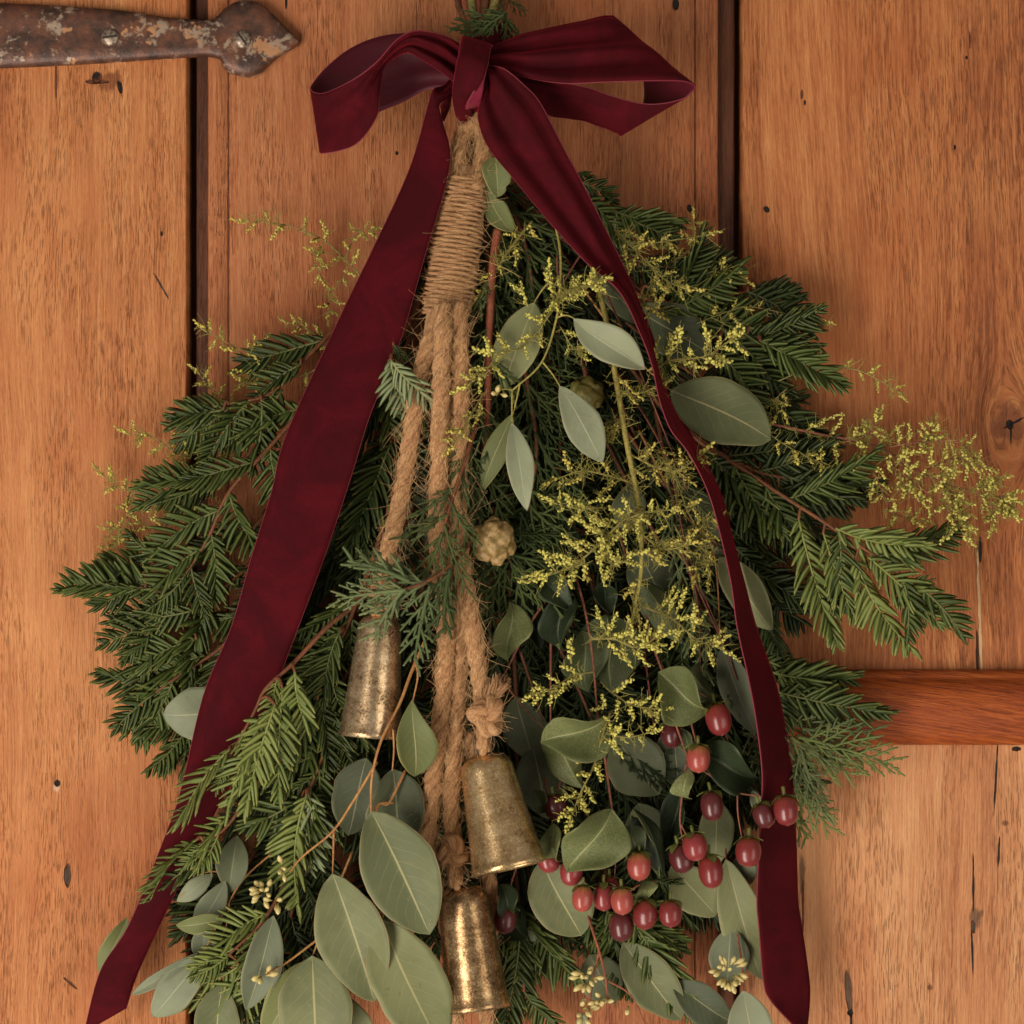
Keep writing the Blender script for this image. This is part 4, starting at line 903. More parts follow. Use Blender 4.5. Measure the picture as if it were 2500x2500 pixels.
# ------------------------------------------------------------------ redwood branches: left side
redwood('dark green redwood branch rising highest left of the ribbon, near the plank gap', [TIE, (1000, 640, 24), (860, 760, 30), (760, 862, 40), (660, 960, 46), (560, 985, 46)], 'mid', 170, 2, 0.55, 160, 11,
        extra=[(735, 890, 46, 610, 945, 48), (690, 950, 44, 585, 1120, 40), (545, 1000, 48, 412, 1030, 42), (560, 995, 46, 430, 1110, 36), (640, 985, 50, 640, 1150, 48)])
redwood('redwood spray pointing left across the plank gap below the topmost one', [TIE, (960, 720, 22), (800, 950, 30), (660, 1060, 36), (560, 1150, 38), (500, 1168, 38)], 'mid', 140, 2, 0.5, 180, 12,
        extra=[(500, 1168, 40, 330, 1140, 36), (540, 1165, 36, 392, 1240, 30)])
redwood('long arching redwood branch hanging beside the left ribbon, with raised green spine', [TIE, (960, 760, 30), (800, 930, 42), (660, 1090, 50), (560, 1200, 54), (510, 1310, 52), (455, 1400, 48)], 'mid', 140, 8, 0.42, 120, 13, spread=(24, 48))
redwood('redwood branch with the leftmost tip, lying flat over the left plank', [TIE, (900, 860, 20), (720, 1160, 28), (560, 1350, 32), (430, 1440, 36), (330, 1432, 36)], 'mid', 150, 4, 0.55, 185, 14,
        extra=[(375, 1370, 32, 215, 1385, 28), (420, 1380, 34, 300, 1330, 30)])
redwood('bushy redwood branch under the leftmost tip, over the left plank', [TIE, (880, 900, 16), (700, 1260, 24), (540, 1440, 30), (420, 1500, 32), (380, 1530, 32)], 'mid', 150, 5, 0.5, 120, 15,
        extra=[(470, 1440, 40, 330, 1465, 36), (480, 1560, 36, 310, 1600, 32), (470, 1490, 38, 290, 1545, 34)])
redwood('redwood spray ending beside the half-hidden round eucalyptus leaf at left', [TIE, (860, 960, 16), (680, 1380, 26), (560, 1560, 32), (450, 1640, 32), (380, 1690, 30)], 'mid', 150, 5, 0.5, 140, 16,
        extra=[(430, 1660, 30, 275, 1760, 26), (500, 1600, 34, 320, 1640, 30)])
redwood('short drooping redwood tip below the half-hidden eucalyptus leaf', [TIE, (820, 1080, 12), (640, 1500, 20), (520, 1680, 24), (450, 1790, 22)], 'mid', 110, 4, 0.7, 130, 17, extra=[(440, 1800, 22, 380, 1890, 18), (465, 1770, 22, 425, 1860, 16)])
# between ribbon and rope; their shade is also in the dark needle colour
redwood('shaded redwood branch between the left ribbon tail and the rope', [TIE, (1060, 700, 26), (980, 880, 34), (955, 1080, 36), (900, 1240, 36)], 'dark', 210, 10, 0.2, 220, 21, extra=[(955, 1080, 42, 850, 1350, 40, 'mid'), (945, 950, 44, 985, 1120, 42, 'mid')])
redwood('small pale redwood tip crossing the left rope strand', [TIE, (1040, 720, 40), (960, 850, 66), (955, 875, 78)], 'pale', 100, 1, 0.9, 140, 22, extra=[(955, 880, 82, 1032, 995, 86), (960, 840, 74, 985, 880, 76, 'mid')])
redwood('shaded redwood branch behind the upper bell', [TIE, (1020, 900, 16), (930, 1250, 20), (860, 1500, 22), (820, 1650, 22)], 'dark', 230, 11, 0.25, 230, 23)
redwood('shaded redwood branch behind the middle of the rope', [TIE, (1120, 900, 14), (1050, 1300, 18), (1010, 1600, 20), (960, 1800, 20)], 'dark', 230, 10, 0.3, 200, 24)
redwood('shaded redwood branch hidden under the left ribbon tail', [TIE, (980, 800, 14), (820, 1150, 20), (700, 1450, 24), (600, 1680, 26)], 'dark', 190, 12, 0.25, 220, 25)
redwood('deep-shaded redwood branch behind the lower ropes', [TIE, (1120, 1200, 6), (1100, 1600, 8), (1060, 1900, 10), (1040, 2100, 12)], 'dark', 240, 14, 0.35, 220, 26)  # this and the next three are fill added to darken the gaps
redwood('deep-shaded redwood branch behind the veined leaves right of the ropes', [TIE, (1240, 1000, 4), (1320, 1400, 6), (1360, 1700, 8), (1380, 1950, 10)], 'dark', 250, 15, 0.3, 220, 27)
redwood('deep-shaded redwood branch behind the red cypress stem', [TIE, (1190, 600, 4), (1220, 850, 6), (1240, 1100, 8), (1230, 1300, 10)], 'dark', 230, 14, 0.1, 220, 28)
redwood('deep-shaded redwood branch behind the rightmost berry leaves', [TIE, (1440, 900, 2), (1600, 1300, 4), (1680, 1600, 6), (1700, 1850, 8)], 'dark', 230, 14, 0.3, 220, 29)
# lower left, in front of the ribbon
redwood('bright green redwood branch lying over the lower left ribbon tail', [(1010, 1240, 48), (900, 1440, 66), (800, 1530, 78), (715, 1620, 84), (650, 1680, 86), (620, 1740, 86), (560, 1850, 82)], 'light', 90, 3, 0.2, 0, 31, spread=(20, 34), sides=(-1, -1),
        extra=[(668, 1720, 90, 500, 1950, 84, 'light', 0.6), (672, 1720, 94, 575, 1985, 88, 'light', -0.2), (690, 1680, 90, 660, 1960, 84, 'light', -0.3), (720, 1640, 90, 720, 1800, 86), (560, 1830, 86, 392, 1995, 80, 'light', 1.05)])
redwood('mid green redwood branch beside the upper bell, reaching down left', [TIE, (960, 1200, 40), (860, 1500, 54), (800, 1620, 60), (760, 1760, 60)], 'mid', 170, 9, 0.45, 190, 32, extra=[(830, 1540, 64, 750, 1700, 62), (800, 1720, 58, 830, 1890, 56), (770, 1850, 56, 690, 2000, 52)])
redwood('redwood spray with two fingers crossing the ribbon tail near its end', [(900, 1560, 44), (760, 1780, 56), (640, 1900, 66), (560, 2010, 68), (500, 2060, 68)], 'light', 90, 2, 0.3, 0, 33, spread=(18, 34), extra=[(480, 2050, 70, 328, 2145, 64, 'light', 1.0), (520, 2080, 64, 396, 2148, 58, 'mid', 0.9), (560, 1990, 70, 440, 2090, 66, 'light', 1.0)])
redwood('redwood spray with pale ribbed underside left of the big eucalyptus leaves', [(900, 1600, 44), (800, 1820, 58), (752, 1935, 66)], 'mid', 170, 4, 0.5, 0.0, 34, extra=[(748, 1942, 72, 650, 2215, 68, 'light'), (752, 1938, 70, 800, 2120, 64, 'pale'), (735, 1950, 66, 600, 2040, 62), (756, 1930, 66, 835, 2040, 58)])
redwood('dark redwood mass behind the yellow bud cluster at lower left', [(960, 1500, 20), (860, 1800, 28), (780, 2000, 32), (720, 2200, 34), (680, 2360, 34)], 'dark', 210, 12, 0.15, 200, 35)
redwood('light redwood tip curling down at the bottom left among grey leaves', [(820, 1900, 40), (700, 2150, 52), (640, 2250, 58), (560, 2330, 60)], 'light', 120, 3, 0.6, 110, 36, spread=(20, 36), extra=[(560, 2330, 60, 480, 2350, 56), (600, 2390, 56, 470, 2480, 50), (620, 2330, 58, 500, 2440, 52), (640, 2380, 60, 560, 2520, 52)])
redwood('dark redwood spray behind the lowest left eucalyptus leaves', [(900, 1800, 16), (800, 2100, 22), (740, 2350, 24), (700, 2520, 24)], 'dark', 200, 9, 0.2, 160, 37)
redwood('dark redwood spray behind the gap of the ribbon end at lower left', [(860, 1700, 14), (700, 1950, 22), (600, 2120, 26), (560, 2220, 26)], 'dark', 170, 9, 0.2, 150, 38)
# bottom centre
redwood('redwood frond hanging right of the lowest bell over bare wood', [(1240, 2000, 20), (1262, 2160, 28), (1270, 2260, 34)], 'mid', 150, 3, 0.6, 0.0, 41, extra=[(1270, 2265, 36, 1255, 2600, 30), (1300, 2240, 30, 1400, 2330, 24, 'mid'), (1280, 2420, 32, 1350, 2540, 26), (1285, 2290, 34, 1340, 2390, 26)])
redwood('redwood sprays hanging below the berry clusters', [(1420, 1950, 20), (1480, 2140, 28), (1530, 2240, 34)], 'mid', 180, 6, 0.4, 0.0, 42, extra=[(1530, 2230, 40, 1650, 2440, 34), (1480, 2220, 36, 1560, 2360, 30), (1440, 2200, 30, 1400, 2330, 22), (1430, 2230, 32, 1500, 2360, 26), (1600, 2150, 40, 1680, 2180, 40), (1540, 2240, 42, 1700, 2490, 34), (1560, 2240, 40, 1660, 2340, 32)])
redwood('dark redwood spray behind the red berries', [(1400, 1500, 12), (1500, 1800, 18), (1560, 2000, 22), (1600, 2120, 24)], 'dark', 200, 10, 0.15, 170, 43)
redwood('dark redwood spray behind the middle bell', [(1240, 1300, 10), (1260, 1700, 14), (1270, 2000, 18), (1290, 2140, 20)], 'dark', 210, 11, 0.2, 150, 44)

# ------------------------------------------------------------------ redwood branches: right side
redwood('redwood branch peeping out highest right of the bow tail', [TIE, (1300, 420, 28), (1420, 470, 34), (1530, 530, 38)], 'mid', 140, 1, 0.55, 140, 51, extra=[(1430, 480, 38, 1560, 590, 36), (1410, 440, 36, 1510, 480, 32), (1500, 515, 40, 1660, 580, 36), (1395, 425, 32, 1450, 440, 28)])
redwood('dark redwood tip below the highest right one, beside the right gap', [TIE, (1400, 560, 24), (1560, 640, 28), (1640, 655, 30)], 'dark', 140, 2, 0.5, 130, 52, extra=[(1560, 650, 32, 1730, 640, 28)])
redwood('broad redwood frond with bright spine reaching the right plank gap', [TIE, (1440, 640, 28), (1600, 740, 36), (1640, 735, 38)], 'mid', 160, 2, 0.6, 0.0, 53, extra=[(1610, 765, 44, 1850, 700, 38), (1580, 700, 34, 1700, 690, 30), (1640, 800, 36, 1830, 760, 30)])
redwood('small dark redwood tip ending on the right plank beside the gap', [TIE, (1500, 640, 20), (1700, 720, 26), (1830, 712, 28)], 'dark', 130, 1, 0.7, 0, 54, extra=[(1826, 712, 32, 2010, 782, 30), (1850, 720, 30, 1945, 690, 26)])
redwood('fine redwood branch with silvery fronds pointing right, above the big round leaf', [TIE, (1520, 680, 28), (1720, 790, 34), (1850, 830, 38)], 'mid', 150, 4, 0.5, 0, 55, extra=[(1856, 832, 42, 2070, 945, 38), (1750, 860, 42, 1890, 975, 38), (1830, 800, 38, 1990, 830, 34)])
redwood('dark redwood spray emerging from behind the big round eucalyptus leaf', [TIE, (1480, 740, 16), (1700, 920, 22), (1850, 1000, 26)], 'dark', 170, 7, 0.4, 170, 56, extra=[(1880, 990, 30, 2010, 1085, 26), (1870, 1080, 30, 1980, 1130, 26)])
redwood('dark redwood branch pointing right below the big round eucalyptus leaf', [TIE, (1460, 800, 18), (1660, 1030, 26), (1820, 1140, 34), (1930, 1170, 38)], 'dark', 180, 8, 0.45, 0, 57, extra=[(1926, 1165, 40, 2142, 1232, 38), (1900, 1190, 38, 2100, 1270, 34), (1730, 1110, 44, 1890, 1280, 42)])
redwood('longest right redwood branch, bright green, with four fronds hanging over the plank', [TIE, (1440, 760, 24), (1640, 1020, 34), (1850, 1170, 44), (2020, 1280, 52), (2140, 1360, 54), (2240, 1430, 52)], 'mid', 170, 5, 0.45, 0, 58, sides=(1, -1), spread=(30, 50),
        extra=[(1950, 1268, 50, 2024, 1600, 46, 'light'), (2010, 1300, 52, 2075, 1530, 46, 'light'), (2088, 1365, 54, 2172, 1632, 48, 'light'), (2040, 1290, 56, 2245, 1385, 52, 'light'), (2120, 1360, 56, 2316, 1522, 48, 'light'), (2200, 1430, 52, 2285, 1432, 48, 'light'), (2190, 1440, 50, 2245, 1520, 46, 'light'), (1870, 1190, 46, 1960, 1370, 42)])
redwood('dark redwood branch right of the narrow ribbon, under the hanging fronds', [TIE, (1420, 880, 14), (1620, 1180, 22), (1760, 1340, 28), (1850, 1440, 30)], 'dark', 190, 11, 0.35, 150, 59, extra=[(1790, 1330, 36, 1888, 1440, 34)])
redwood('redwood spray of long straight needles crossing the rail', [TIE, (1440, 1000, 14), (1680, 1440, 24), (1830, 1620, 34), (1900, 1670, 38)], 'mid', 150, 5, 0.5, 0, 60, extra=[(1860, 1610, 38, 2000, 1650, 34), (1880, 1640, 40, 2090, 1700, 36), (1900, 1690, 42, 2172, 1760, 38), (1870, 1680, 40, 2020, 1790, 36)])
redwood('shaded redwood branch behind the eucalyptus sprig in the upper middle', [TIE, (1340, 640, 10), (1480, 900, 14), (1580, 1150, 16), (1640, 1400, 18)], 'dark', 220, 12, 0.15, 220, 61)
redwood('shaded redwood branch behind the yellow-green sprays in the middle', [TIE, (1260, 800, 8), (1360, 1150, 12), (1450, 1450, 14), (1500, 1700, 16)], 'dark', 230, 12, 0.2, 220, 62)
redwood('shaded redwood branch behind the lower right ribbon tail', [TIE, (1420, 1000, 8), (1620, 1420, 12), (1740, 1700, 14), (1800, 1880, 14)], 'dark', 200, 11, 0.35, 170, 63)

# ------------------------------------------------------------------ cypress
cypress('cypress spray of thick green cords right beside the bound rope', [(1180, 420, 30), (1185, 560, 40), (1190, 700, 44), (1180, 860, 44)], 'mid', 150, 14, 0.05, 140, 71, (14, 34))
cypress('cypress branch in the upper middle, behind the orange eucalyptus stem', [(1210, 440, 26), (1270, 560, 34), (1300, 700, 36), (1310, 860, 36)], 'mid', 190, 14, 0.05, 170, 72, (14, 38))
cypress('cypress branch under the right ribbon tail in the upper middle', [(1230, 460, 20), (1330, 560, 24), (1420, 700, 26), (1480, 850, 26)], 'dark', 190, 12, 0.05, 170, 73)
red_c = cypress('red-stemmed cypress branch carrying the pale cone beside the ropes', [(1215, 560, 52), (1202, 660, 58), (1196, 780, 60), (1192, 900, 60), (1188, 1050, 60), (1176, 1170, 60), (1166, 1270, 58)], 'mid', 160, 11, 0.08, 0, 74, (14, 40), stem=twig_red, srad=0.0026)
cypress('cypress branch hanging behind the pair of narrow eucalyptus leaves', [(1260, 800, 36), (1290, 950, 42), (1310, 1100, 44), (1290, 1250, 44)], 'mid', 210, 14, 0.02, 190, 75, (12, 36))
cypress('dark cypress branch left of the tall yellow-green stalk', [(1330, 850, 30), (1370, 1000, 34), (1360, 1150, 36), (1340, 1280, 36)], 'dark', 200, 12, 0.02, 180, 76, (12, 36))
cypress('cypress branch spreading left over the ropes above the cone', [(1180, 960, 60), (1150, 1080, 76), (1110, 1200, 86), (1080, 1300, 90)], 'mid', 150, 9, 0.1, 130, 77, (14, 44), thick=0.95)
cypress('silvery cypress spray jutting forward over the ring of the upper bell', [(1170, 1290, 74), (1110, 1370, 90), (1040, 1420, 100), (980, 1440, 106)], 'blue', 140, 3, 0.3, 100, 78, (15, 60), thick=1.1,
        extra=[(1000, 1420, 106, 860, 1350, 112), (990, 1440, 106, 825, 1450, 112), (1040, 1420, 100, 925, 1490, 106), (1050, 1430, 100, 1000, 1610, 102), (1100, 1390, 96, 1060, 1540, 98, 'mid')])
cypress('cypress spray fanning out right below the pale cone', [(1200, 1240, 48), (1230, 1330, 54), (1250, 1380, 54)], 'mid', 170, 9, 0.05, 130, 79, (20, 70), extra=[(1290, 1230, 54, 1380, 1330, 52), (1270, 1250, 54, 1340, 1400, 52), (1300, 1200, 52, 1420, 1260, 50)])
cypress('bluish cypress spray right of the tall stalk behind the ribbon', [(1600, 1000, 24), (1650, 1250, 34), (1700, 1450, 38), (1760, 1620, 38)], 'blue', 150, 9, 0.2, 130, 80, (14, 34))
cypress('light green cypress spray ending over the lower right plank below the rail', [(1720, 1480, 26), (1820, 1680, 34), (1900, 1780, 40), (1960, 1830, 42)], 'blue', 150, 6, 0.35, 0, 81, (16, 46), extra=[(1950, 1800, 44, 2190, 1852, 38, 'light'), (1930, 1800, 42, 2080, 1905, 36, 'light'), (1900, 1790, 42, 2030, 1880, 36, 'light'), (1960, 1780, 42, 2130, 1800, 38, 'blue')])
cypress('small light cypress tip beside the outermost red berry', [(1800, 1700, 20), (1880, 1880, 30), (1940, 1960, 34)], 'light', 110, 4, 0.5, 0, 82, (16, 40), extra=[(1930, 1900, 36, 2020, 2035, 32, 'light'), (1940, 1930, 36, 2035, 1980, 32, 'light'), (1920, 1870, 36, 2000, 1930, 32, 'light')])
cypress('thin cypress tuft of green twigs tied at the top above the bow', [(1240, -20, 24), (1232, 20, 34), (1215, 50, 44)], 'mid', 70, 4, 0.2, 0, 83, (20, 60), extra=[(1235, 30, 48, 1120, 62, 48), (1230, 36, 50, 1150, 80, 52), (1236, 30, 44, 1240, 95, 44), (1170, 50, 40, 1095, 62, 36), (1226, 20, 46, 1200, 80, 50)])
cypress('thin cypress wisps caught under the rope above the binding', [(1165, 300, 40), (1150, 360, 46), (1145, 410, 50)], 'dark', 80, 5, 0.0, 60, 84, (8, 26))
cypress('dark cypress branch deep behind the berry leaves in the lower middle', [(1240, 1300, 20), (1330, 1500, 26), (1420, 1700, 28), (1480, 1850, 28)], 'dark', 200, 12, 0.1, 180, 85, (14, 40))
# cones
def cone(parent, px, py, d, rpx, mat, seed, sq=0.9):
    rg = random.Random(seed); n = 13; pts = []
    for i in range(n):
        z = 1 - 2 * (i + .5) / n; a = i * 2.39996 + seed; pts.append(np.array((math.cos(a) * math.sqrt(1 - z * z), math.sin(a) * math.sqrt(1 - z * z), z)))
    pts = np.array(pts); V = []; U = []; nu, nv = 48, 30; c = P(px, py, d); rr = W(rpx, d)
    for i in range(nv + 1):
        for j in range(nu):
            th = math.pi * i / nv; ph = 2 * math.pi * j / nu; q = np.array((math.sin(th) * math.cos(ph), math.sin(th) * math.sin(ph), math.cos(th)))
            dd = np.sort(np.arccos(np.clip(pts @ q, -1, 1))); e = dd[1] - dd[0]
            f = 0.80 + 0.20 * min(1, e / 0.20) ** 0.6 + 0.09 * math.exp(-(dd[0] / 0.14) ** 2) + 0.16 * mnoise.noise(Vector(q.tolist()) * 2.6 + Vector((seed, 0, 0)))
            V.append((c.x + q[0] * rr * f, c.y + q[1] * rr * f, c.z + q[2] * rr * f * sq)); U.append((min(1, e / 0.3), i / nv))
    F = [(i * nu + j, i * nu + (j + 1) % nu, (i + 1) * nu + (j + 1) % nu, (i + 1) * nu + j) for i in range(nv) for j in range(nu)]
    mb = MB(); mb.add(V, F, U); return mb.build('cone', mat, parent)
def cone_mat(name, a, b, crease):
    m = NT(name); u, v = m.uvsep(); n = m.noise(m.obj(), 240, 4, 0.6)
    c = m.mix(m.step(n, 0.35, 0.68), a, b); c = m.mix(m.step(u, 0.22, 0.0), c, crease)
    return m.set(color=c, rough=0.45, spec=0.4, normal=m.bump(n, 0.5, 0.0008))
cone(red_c, 1206, 1322, 74, 52, cone_mat('cone_pale', srgb(126, 106, 56), srgb(182, 150, 104), srgb(88, 62, 34)), 2.0, 1.06)['label'] = 'pale knobbly cone at the end of the red stem'
c2nd = thing('cypress_cone', 'greenish brown cone half hidden behind the middle eucalyptus leaf', 'cone', P(1432, 960, 40))
cone(c2nd, 1432, 962, 46, 44, cone_mat('cone_green', srgb(88, 86, 38), srgb(122, 108, 54), srgb(58, 44, 22)), 5.0)
mb = MB(); tube(mb, path3([(1420, 880, 34), (1428, 905, 42), (1430, 930, 44)]), 0.0014, 7); mb.build('stem', twig_pink, c2nd)

# ------------------------------------------------------------------ eucalyptus
eucalyptus('eucalyptus sprig with five grey-green leaves on a golden stem in the upper middle', [[(1325, 420, 54), (1348, 520, 62), (1366, 600, 68), (1368, 690, 70), (1358, 780, 72), (1322, 885, 74), (1252, 952, 74)], ([(1366, 672, 70), (1330, 700, 70), (1304, 738, 68)], 2.6), ([(1358, 775, 72), (1385, 770, 74), (1420, 788, 76)], 2.4), ([(1325, 884, 74), (1350, 915, 74), (1368, 945, 74)], 2.4), ([(1250, 950, 74), (1250, 990, 76), (1250, 1030, 78)], 2.4), ([(1270, 935, 74), (1260, 980, 75), (1252, 1012, 75)], 2.0), ([(1250, 952, 74), (1225, 950, 76), (1212, 965, 78)], 2.6)],
    [((1304, 738, 66), (1234, 950, 62), 114, 'mid', dict(shape=(0.95, 0.75), roll=8)), ((1400, 778, 76), (1574, 902, 82), 92, 'pale', dict(shape=(1.1, 0.75), bend=6, side=-0.03)), ((1366, 942, 74), (1471, 1130, 70), 92, 'pale', dict(shape=(1.0, 0.8), roll=-10)), ((1251, 1010, 72), (1176, 1206, 68), 62, 'olive', dict(shape=(0.95, 0.85), roll=12)), ((1249, 1032, 80), (1287, 1248, 84), 66, 'pale', dict(shape=(0.95, 0.85), roll=-6, bend=5))], twig_olive, buds=((1215, 962, 78, 4, 10),), r=3.6)
eucalyptus('small torn eucalyptus leaf right of the bow, beside the bound rope', [[(1190, 370, 44), (1200, 380, 52), (1208, 388, 56)]], [((1212, 384, 60), (1214, 482, 58), 74, 'olive', dict(shape=(0.7, 0.6), notch=(0.75, 0.3), bend=2)), ((1184, 440, 56), (1254, 568, 54), 62, 'olive', dict(shape=(1.1, 0.65), notch=(0.35, 0.5), bend=-3, side=-0.08))], r=2.0)
eucalyptus('single large round eucalyptus leaf right of the twisted ribbon tail', [[(1420, 700, 30), (1540, 860, 38), (1640, 956, 46)]], [((1636, 954, 50), (1882, 1074, 44), 160, 'mid', dict(shape=(0.98, 0.66), bend=5, side=0.02, roll=-6))])
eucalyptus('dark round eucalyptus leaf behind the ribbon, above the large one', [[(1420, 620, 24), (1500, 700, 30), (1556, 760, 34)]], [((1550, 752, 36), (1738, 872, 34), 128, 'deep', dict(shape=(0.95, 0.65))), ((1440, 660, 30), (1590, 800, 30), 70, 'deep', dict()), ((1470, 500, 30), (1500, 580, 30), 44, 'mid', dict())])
eucalyptus('two narrow eucalyptus leaves crossing behind the ribbon at mid height', [[(1560, 1050, 24), (1660, 1240, 32), (1740, 1340, 38), (1760, 1580, 40)]], [((1755, 1360, 40), (1886, 1538, 36), 96, 'mid', dict(shape=(0.9, 0.75))), ((1762, 1580, 44), (1850, 1800, 38), 84, 'silver', dict(shape=(0.8, 0.8), roll=18))])
eucalyptus('half-hidden round eucalyptus leaf poking out left of the ribbon tail', [[(760, 1660, 34), (640, 1740, 40), (560, 1742, 44)]], [((580, 1738, 46), (398, 1744, 48), 132, 'silver', dict(shape=(1.05, 0.62)))])
eucalyptus('eucalyptus branch of big overlapping green leaves left of the lowest bell', [[(1040, 1560, 62), (1005, 1640, 72), (975, 1720, 80), (930, 1810, 86), (908, 1900, 88), (906, 1985, 90)], ([(920, 1860, 86), (860, 1960, 86), (812, 2030, 82), (740, 2090, 78), (706, 2130, 76)], 3.4), ([(815, 2030, 82), (814, 2080, 82), (812, 2135, 82)], 3.0), ([(1012, 1610, 76), (1020, 1650, 80), (1008, 1712, 82)], 2.8), ([(960, 1780, 82), (962, 1830, 80), (958, 1880, 78)], 2.8), ([(990, 1880, 76), (950, 1960, 80), (920, 1985, 84), (935, 2240, 84)], 3.4), ([(960, 1960, 78), (925, 1962, 84), (908, 1984, 88)], 3.0)],
    [((906, 1980, 94), (1050, 2282, 92), 186, 'mid', dict(shape=(0.92, 0.72), bend=6, side=0.02)), ((812, 2132, 86), (914, 2446, 78), 176, 'mid', dict(shape=(0.9, 0.72), bend=5, roll=8, side=0.03)), ((935, 2246, 86), (1080, 2570, 88), 186, 'mid', dict(shape=(0.92, 0.72), bend=4, roll=-8, side=-0.02)), ((1006, 1708, 86), (1012, 1896, 82), 106, 'olive', dict(shape=(1.35, 0.72), bend=4, roll=-10)), ((895, 1850, 66), (850, 2040, 60), 130, 'deep', dict(shape=(0.9, 0.8))), ((958, 1876, 72), (985, 2090, 66), 150, 'deep', dict(shape=(0.9, 0.75))), ((1000, 2300, 60), (1020, 2500, 56), 100, 'deep', dict())], twig_orange, buds=((690, 2120, 78, 5, 16), (640, 2180, 80, 12, 24), (672, 2200, 80, 5, 16)), r=4.2)
eucalyptus('eucalyptus sprig at the bottom left edge of the big leaves, with yellow bud twigs', [[(860, 2080, 60), (800, 2230, 70), (765, 2330, 76)], ([(780, 2290, 72), (700, 2350, 78), (650, 2378, 82)], 3.0), ([(690, 2500, 66), (660, 2440, 72), (690, 2460, 74)], 2.4), ([(800, 2240, 70), (840, 2400, 66), (860, 2520, 64)], 2.6)],
    [((762, 2332, 80), (780, 2620, 76), 180, 'mid', dict(shape=(0.9, 0.72), bend=5)), ((755, 2345, 74), (640, 2540, 68), 100, 'olive', dict()), ((830, 2420, 60), (880, 2600, 56), 110, 'mid', dict()), ((668, 2234, 74), (600, 2466, 72), 96, 'silver', dict(shape=(0.95, 0.8), roll=-14, bend=6))], twig_orange, buds=((642, 2380, 84, 5, 14),), r=3.4)
eucalyptus('loose eucalyptus leaves in pale and olive at the far lower left', [[(720, 2040, 36), (600, 2140, 42), (540, 2240, 46), (490, 2330, 48), (400, 2400, 48)], ([(560, 2200, 46), (555, 2250, 48), (540, 2290, 48)], 2.2), ([(600, 2140, 42), (500, 2130, 40), (440, 2190, 40)], 2.0)],
    [((548, 2246, 54), (430, 2258, 52), 48, 'olive', dict(shape=(0.9, 0.7))), ((506, 2332, 52), (372, 2482, 48), 96, 'silver', dict(shape=(1.0, 0.7), roll=10)), ((484, 2326, 50), (322, 2430, 46), 36, 'silver', dict(shape=(1.0, 0.7))), ((550, 2150, 46), (478, 2290, 42), 66, 'silver', dict()), ((580, 2040, 44), (560, 2180, 42), 80, 'deep', dict()), ((545, 2400, 52), (520, 2580, 48), 110, 'mid', dict()), ((520, 2135, 38), (432, 2200, 36), 46, 'silver', dict()), ((310, 2240, 24), (248, 2390, 20), 60, 'olive', dict()), ((500, 2250, 40), (500, 2350, 38), 60, 'silver', dict())], r=2.6)
eucalyptus('wide eucalyptus leaf right of the lowest bell, above the bare wood', [[(1230, 1900, 30), (1290, 2040, 40), (1326, 2104, 46)]], [((1322, 2098, 50), (1420, 2284, 44), 150, 'mid', dict(shape=(0.95, 0.66), roll=8, bend=5)), ((1290, 2260, 30), (1330, 2300, 28), 40, 'silver', dict())])
eucalyptus('eucalyptus branch hanging lowest right, its leaves under the berries and the ribbon end', [[(1420, 2180, 44), (1440, 2250, 52), (1462, 2320, 56), (1480, 2400, 56), (1488, 2530, 54)], ([(1462, 2325, 56), (1446, 2400, 56), (1436, 2500, 54)], 2.8), ([(1486, 2395, 56), (1540, 2430, 54), (1575, 2500, 50)], 2.4), ([(1770, 1980, 34), (1772, 2060, 40), (1772, 2100, 44)], 2.6), ([(1800, 2280, 40), (1812, 2360, 42), (1814, 2420, 44)], 2.8)],
    [((1520, 2300, 36), (1664, 2490, 34), 120, 'mid', dict(shape=(0.95, 0.7))), ((1440, 2330, 30), (1500, 2450, 28), 110, 'deep', dict()), ((1640, 2400, 38), (1800, 2500, 36), 100, 'deep', dict()), ((1814, 2418, 46), (1850, 2610, 42), 116, 'silver', dict(bend=5)), ((1772, 2096, 38), (1862, 2392, 26), 112, 'mid', dict(shape=(0.95, 0.75), roll=14)), ((1785, 2260, 34), (1770, 2420, 30), 100, 'silver', dict()), ((1640, 2110, 36), (1748, 2236, 34), 110, 'mid', dict(shape=(0.95, 0.65))), ((1745, 1950, 38), (1752, 2112, 36), 90, 'mid', dict()), ((1800, 2090, 34), (1830, 2160, 32), 60, 'silver', dict()), ((1838, 1930, 38), (1856, 1990, 38), 34, 'silver', dict()), ((1420, 2470, 54), (1435, 2580, 50), 50, 'silver', dict())], twig_red, buds=((1432, 2385, 58, 14, 26), (1470, 2440, 56, 7, 18), (1420, 2470, 52, 14, 34), (1780, 2375, 52, 26, 38), (1535, 2455, 56, 2, 4)), r=3.8)
eucalyptus('shaded eucalyptus leaves deep behind the berry stems', [[(1500, 1250, 16), (1560, 1500, 20), (1600, 1800, 24), (1640, 2000, 26)]], [((1560, 1340, 28), (1620, 1480, 26), 120, 'deep', dict()), ((1500, 1800, 30), (1610, 1940, 28), 150, 'deep', dict()), ((1640, 1760, 30), (1660, 1930, 28), 100, 'deep', dict()), ((1260, 1700, 24), (1300, 1860, 22), 110, 'deep', dict()), ((1300, 1820, 24), (1340, 2000, 22), 120, 'deep', dict()), ((1560, 1960, 28), (1600, 2110, 26), 120, 'deep', dict()), ((1030, 1180, 40), (1040, 1340, 36), 90, 'deep', dict()), ((1540, 1180, 24), (1530, 1300, 24), 80, 'deep', dict()), ((1690, 1190, 24), (1740, 1400, 22), 120, 'deep', dict())], twig_pink)

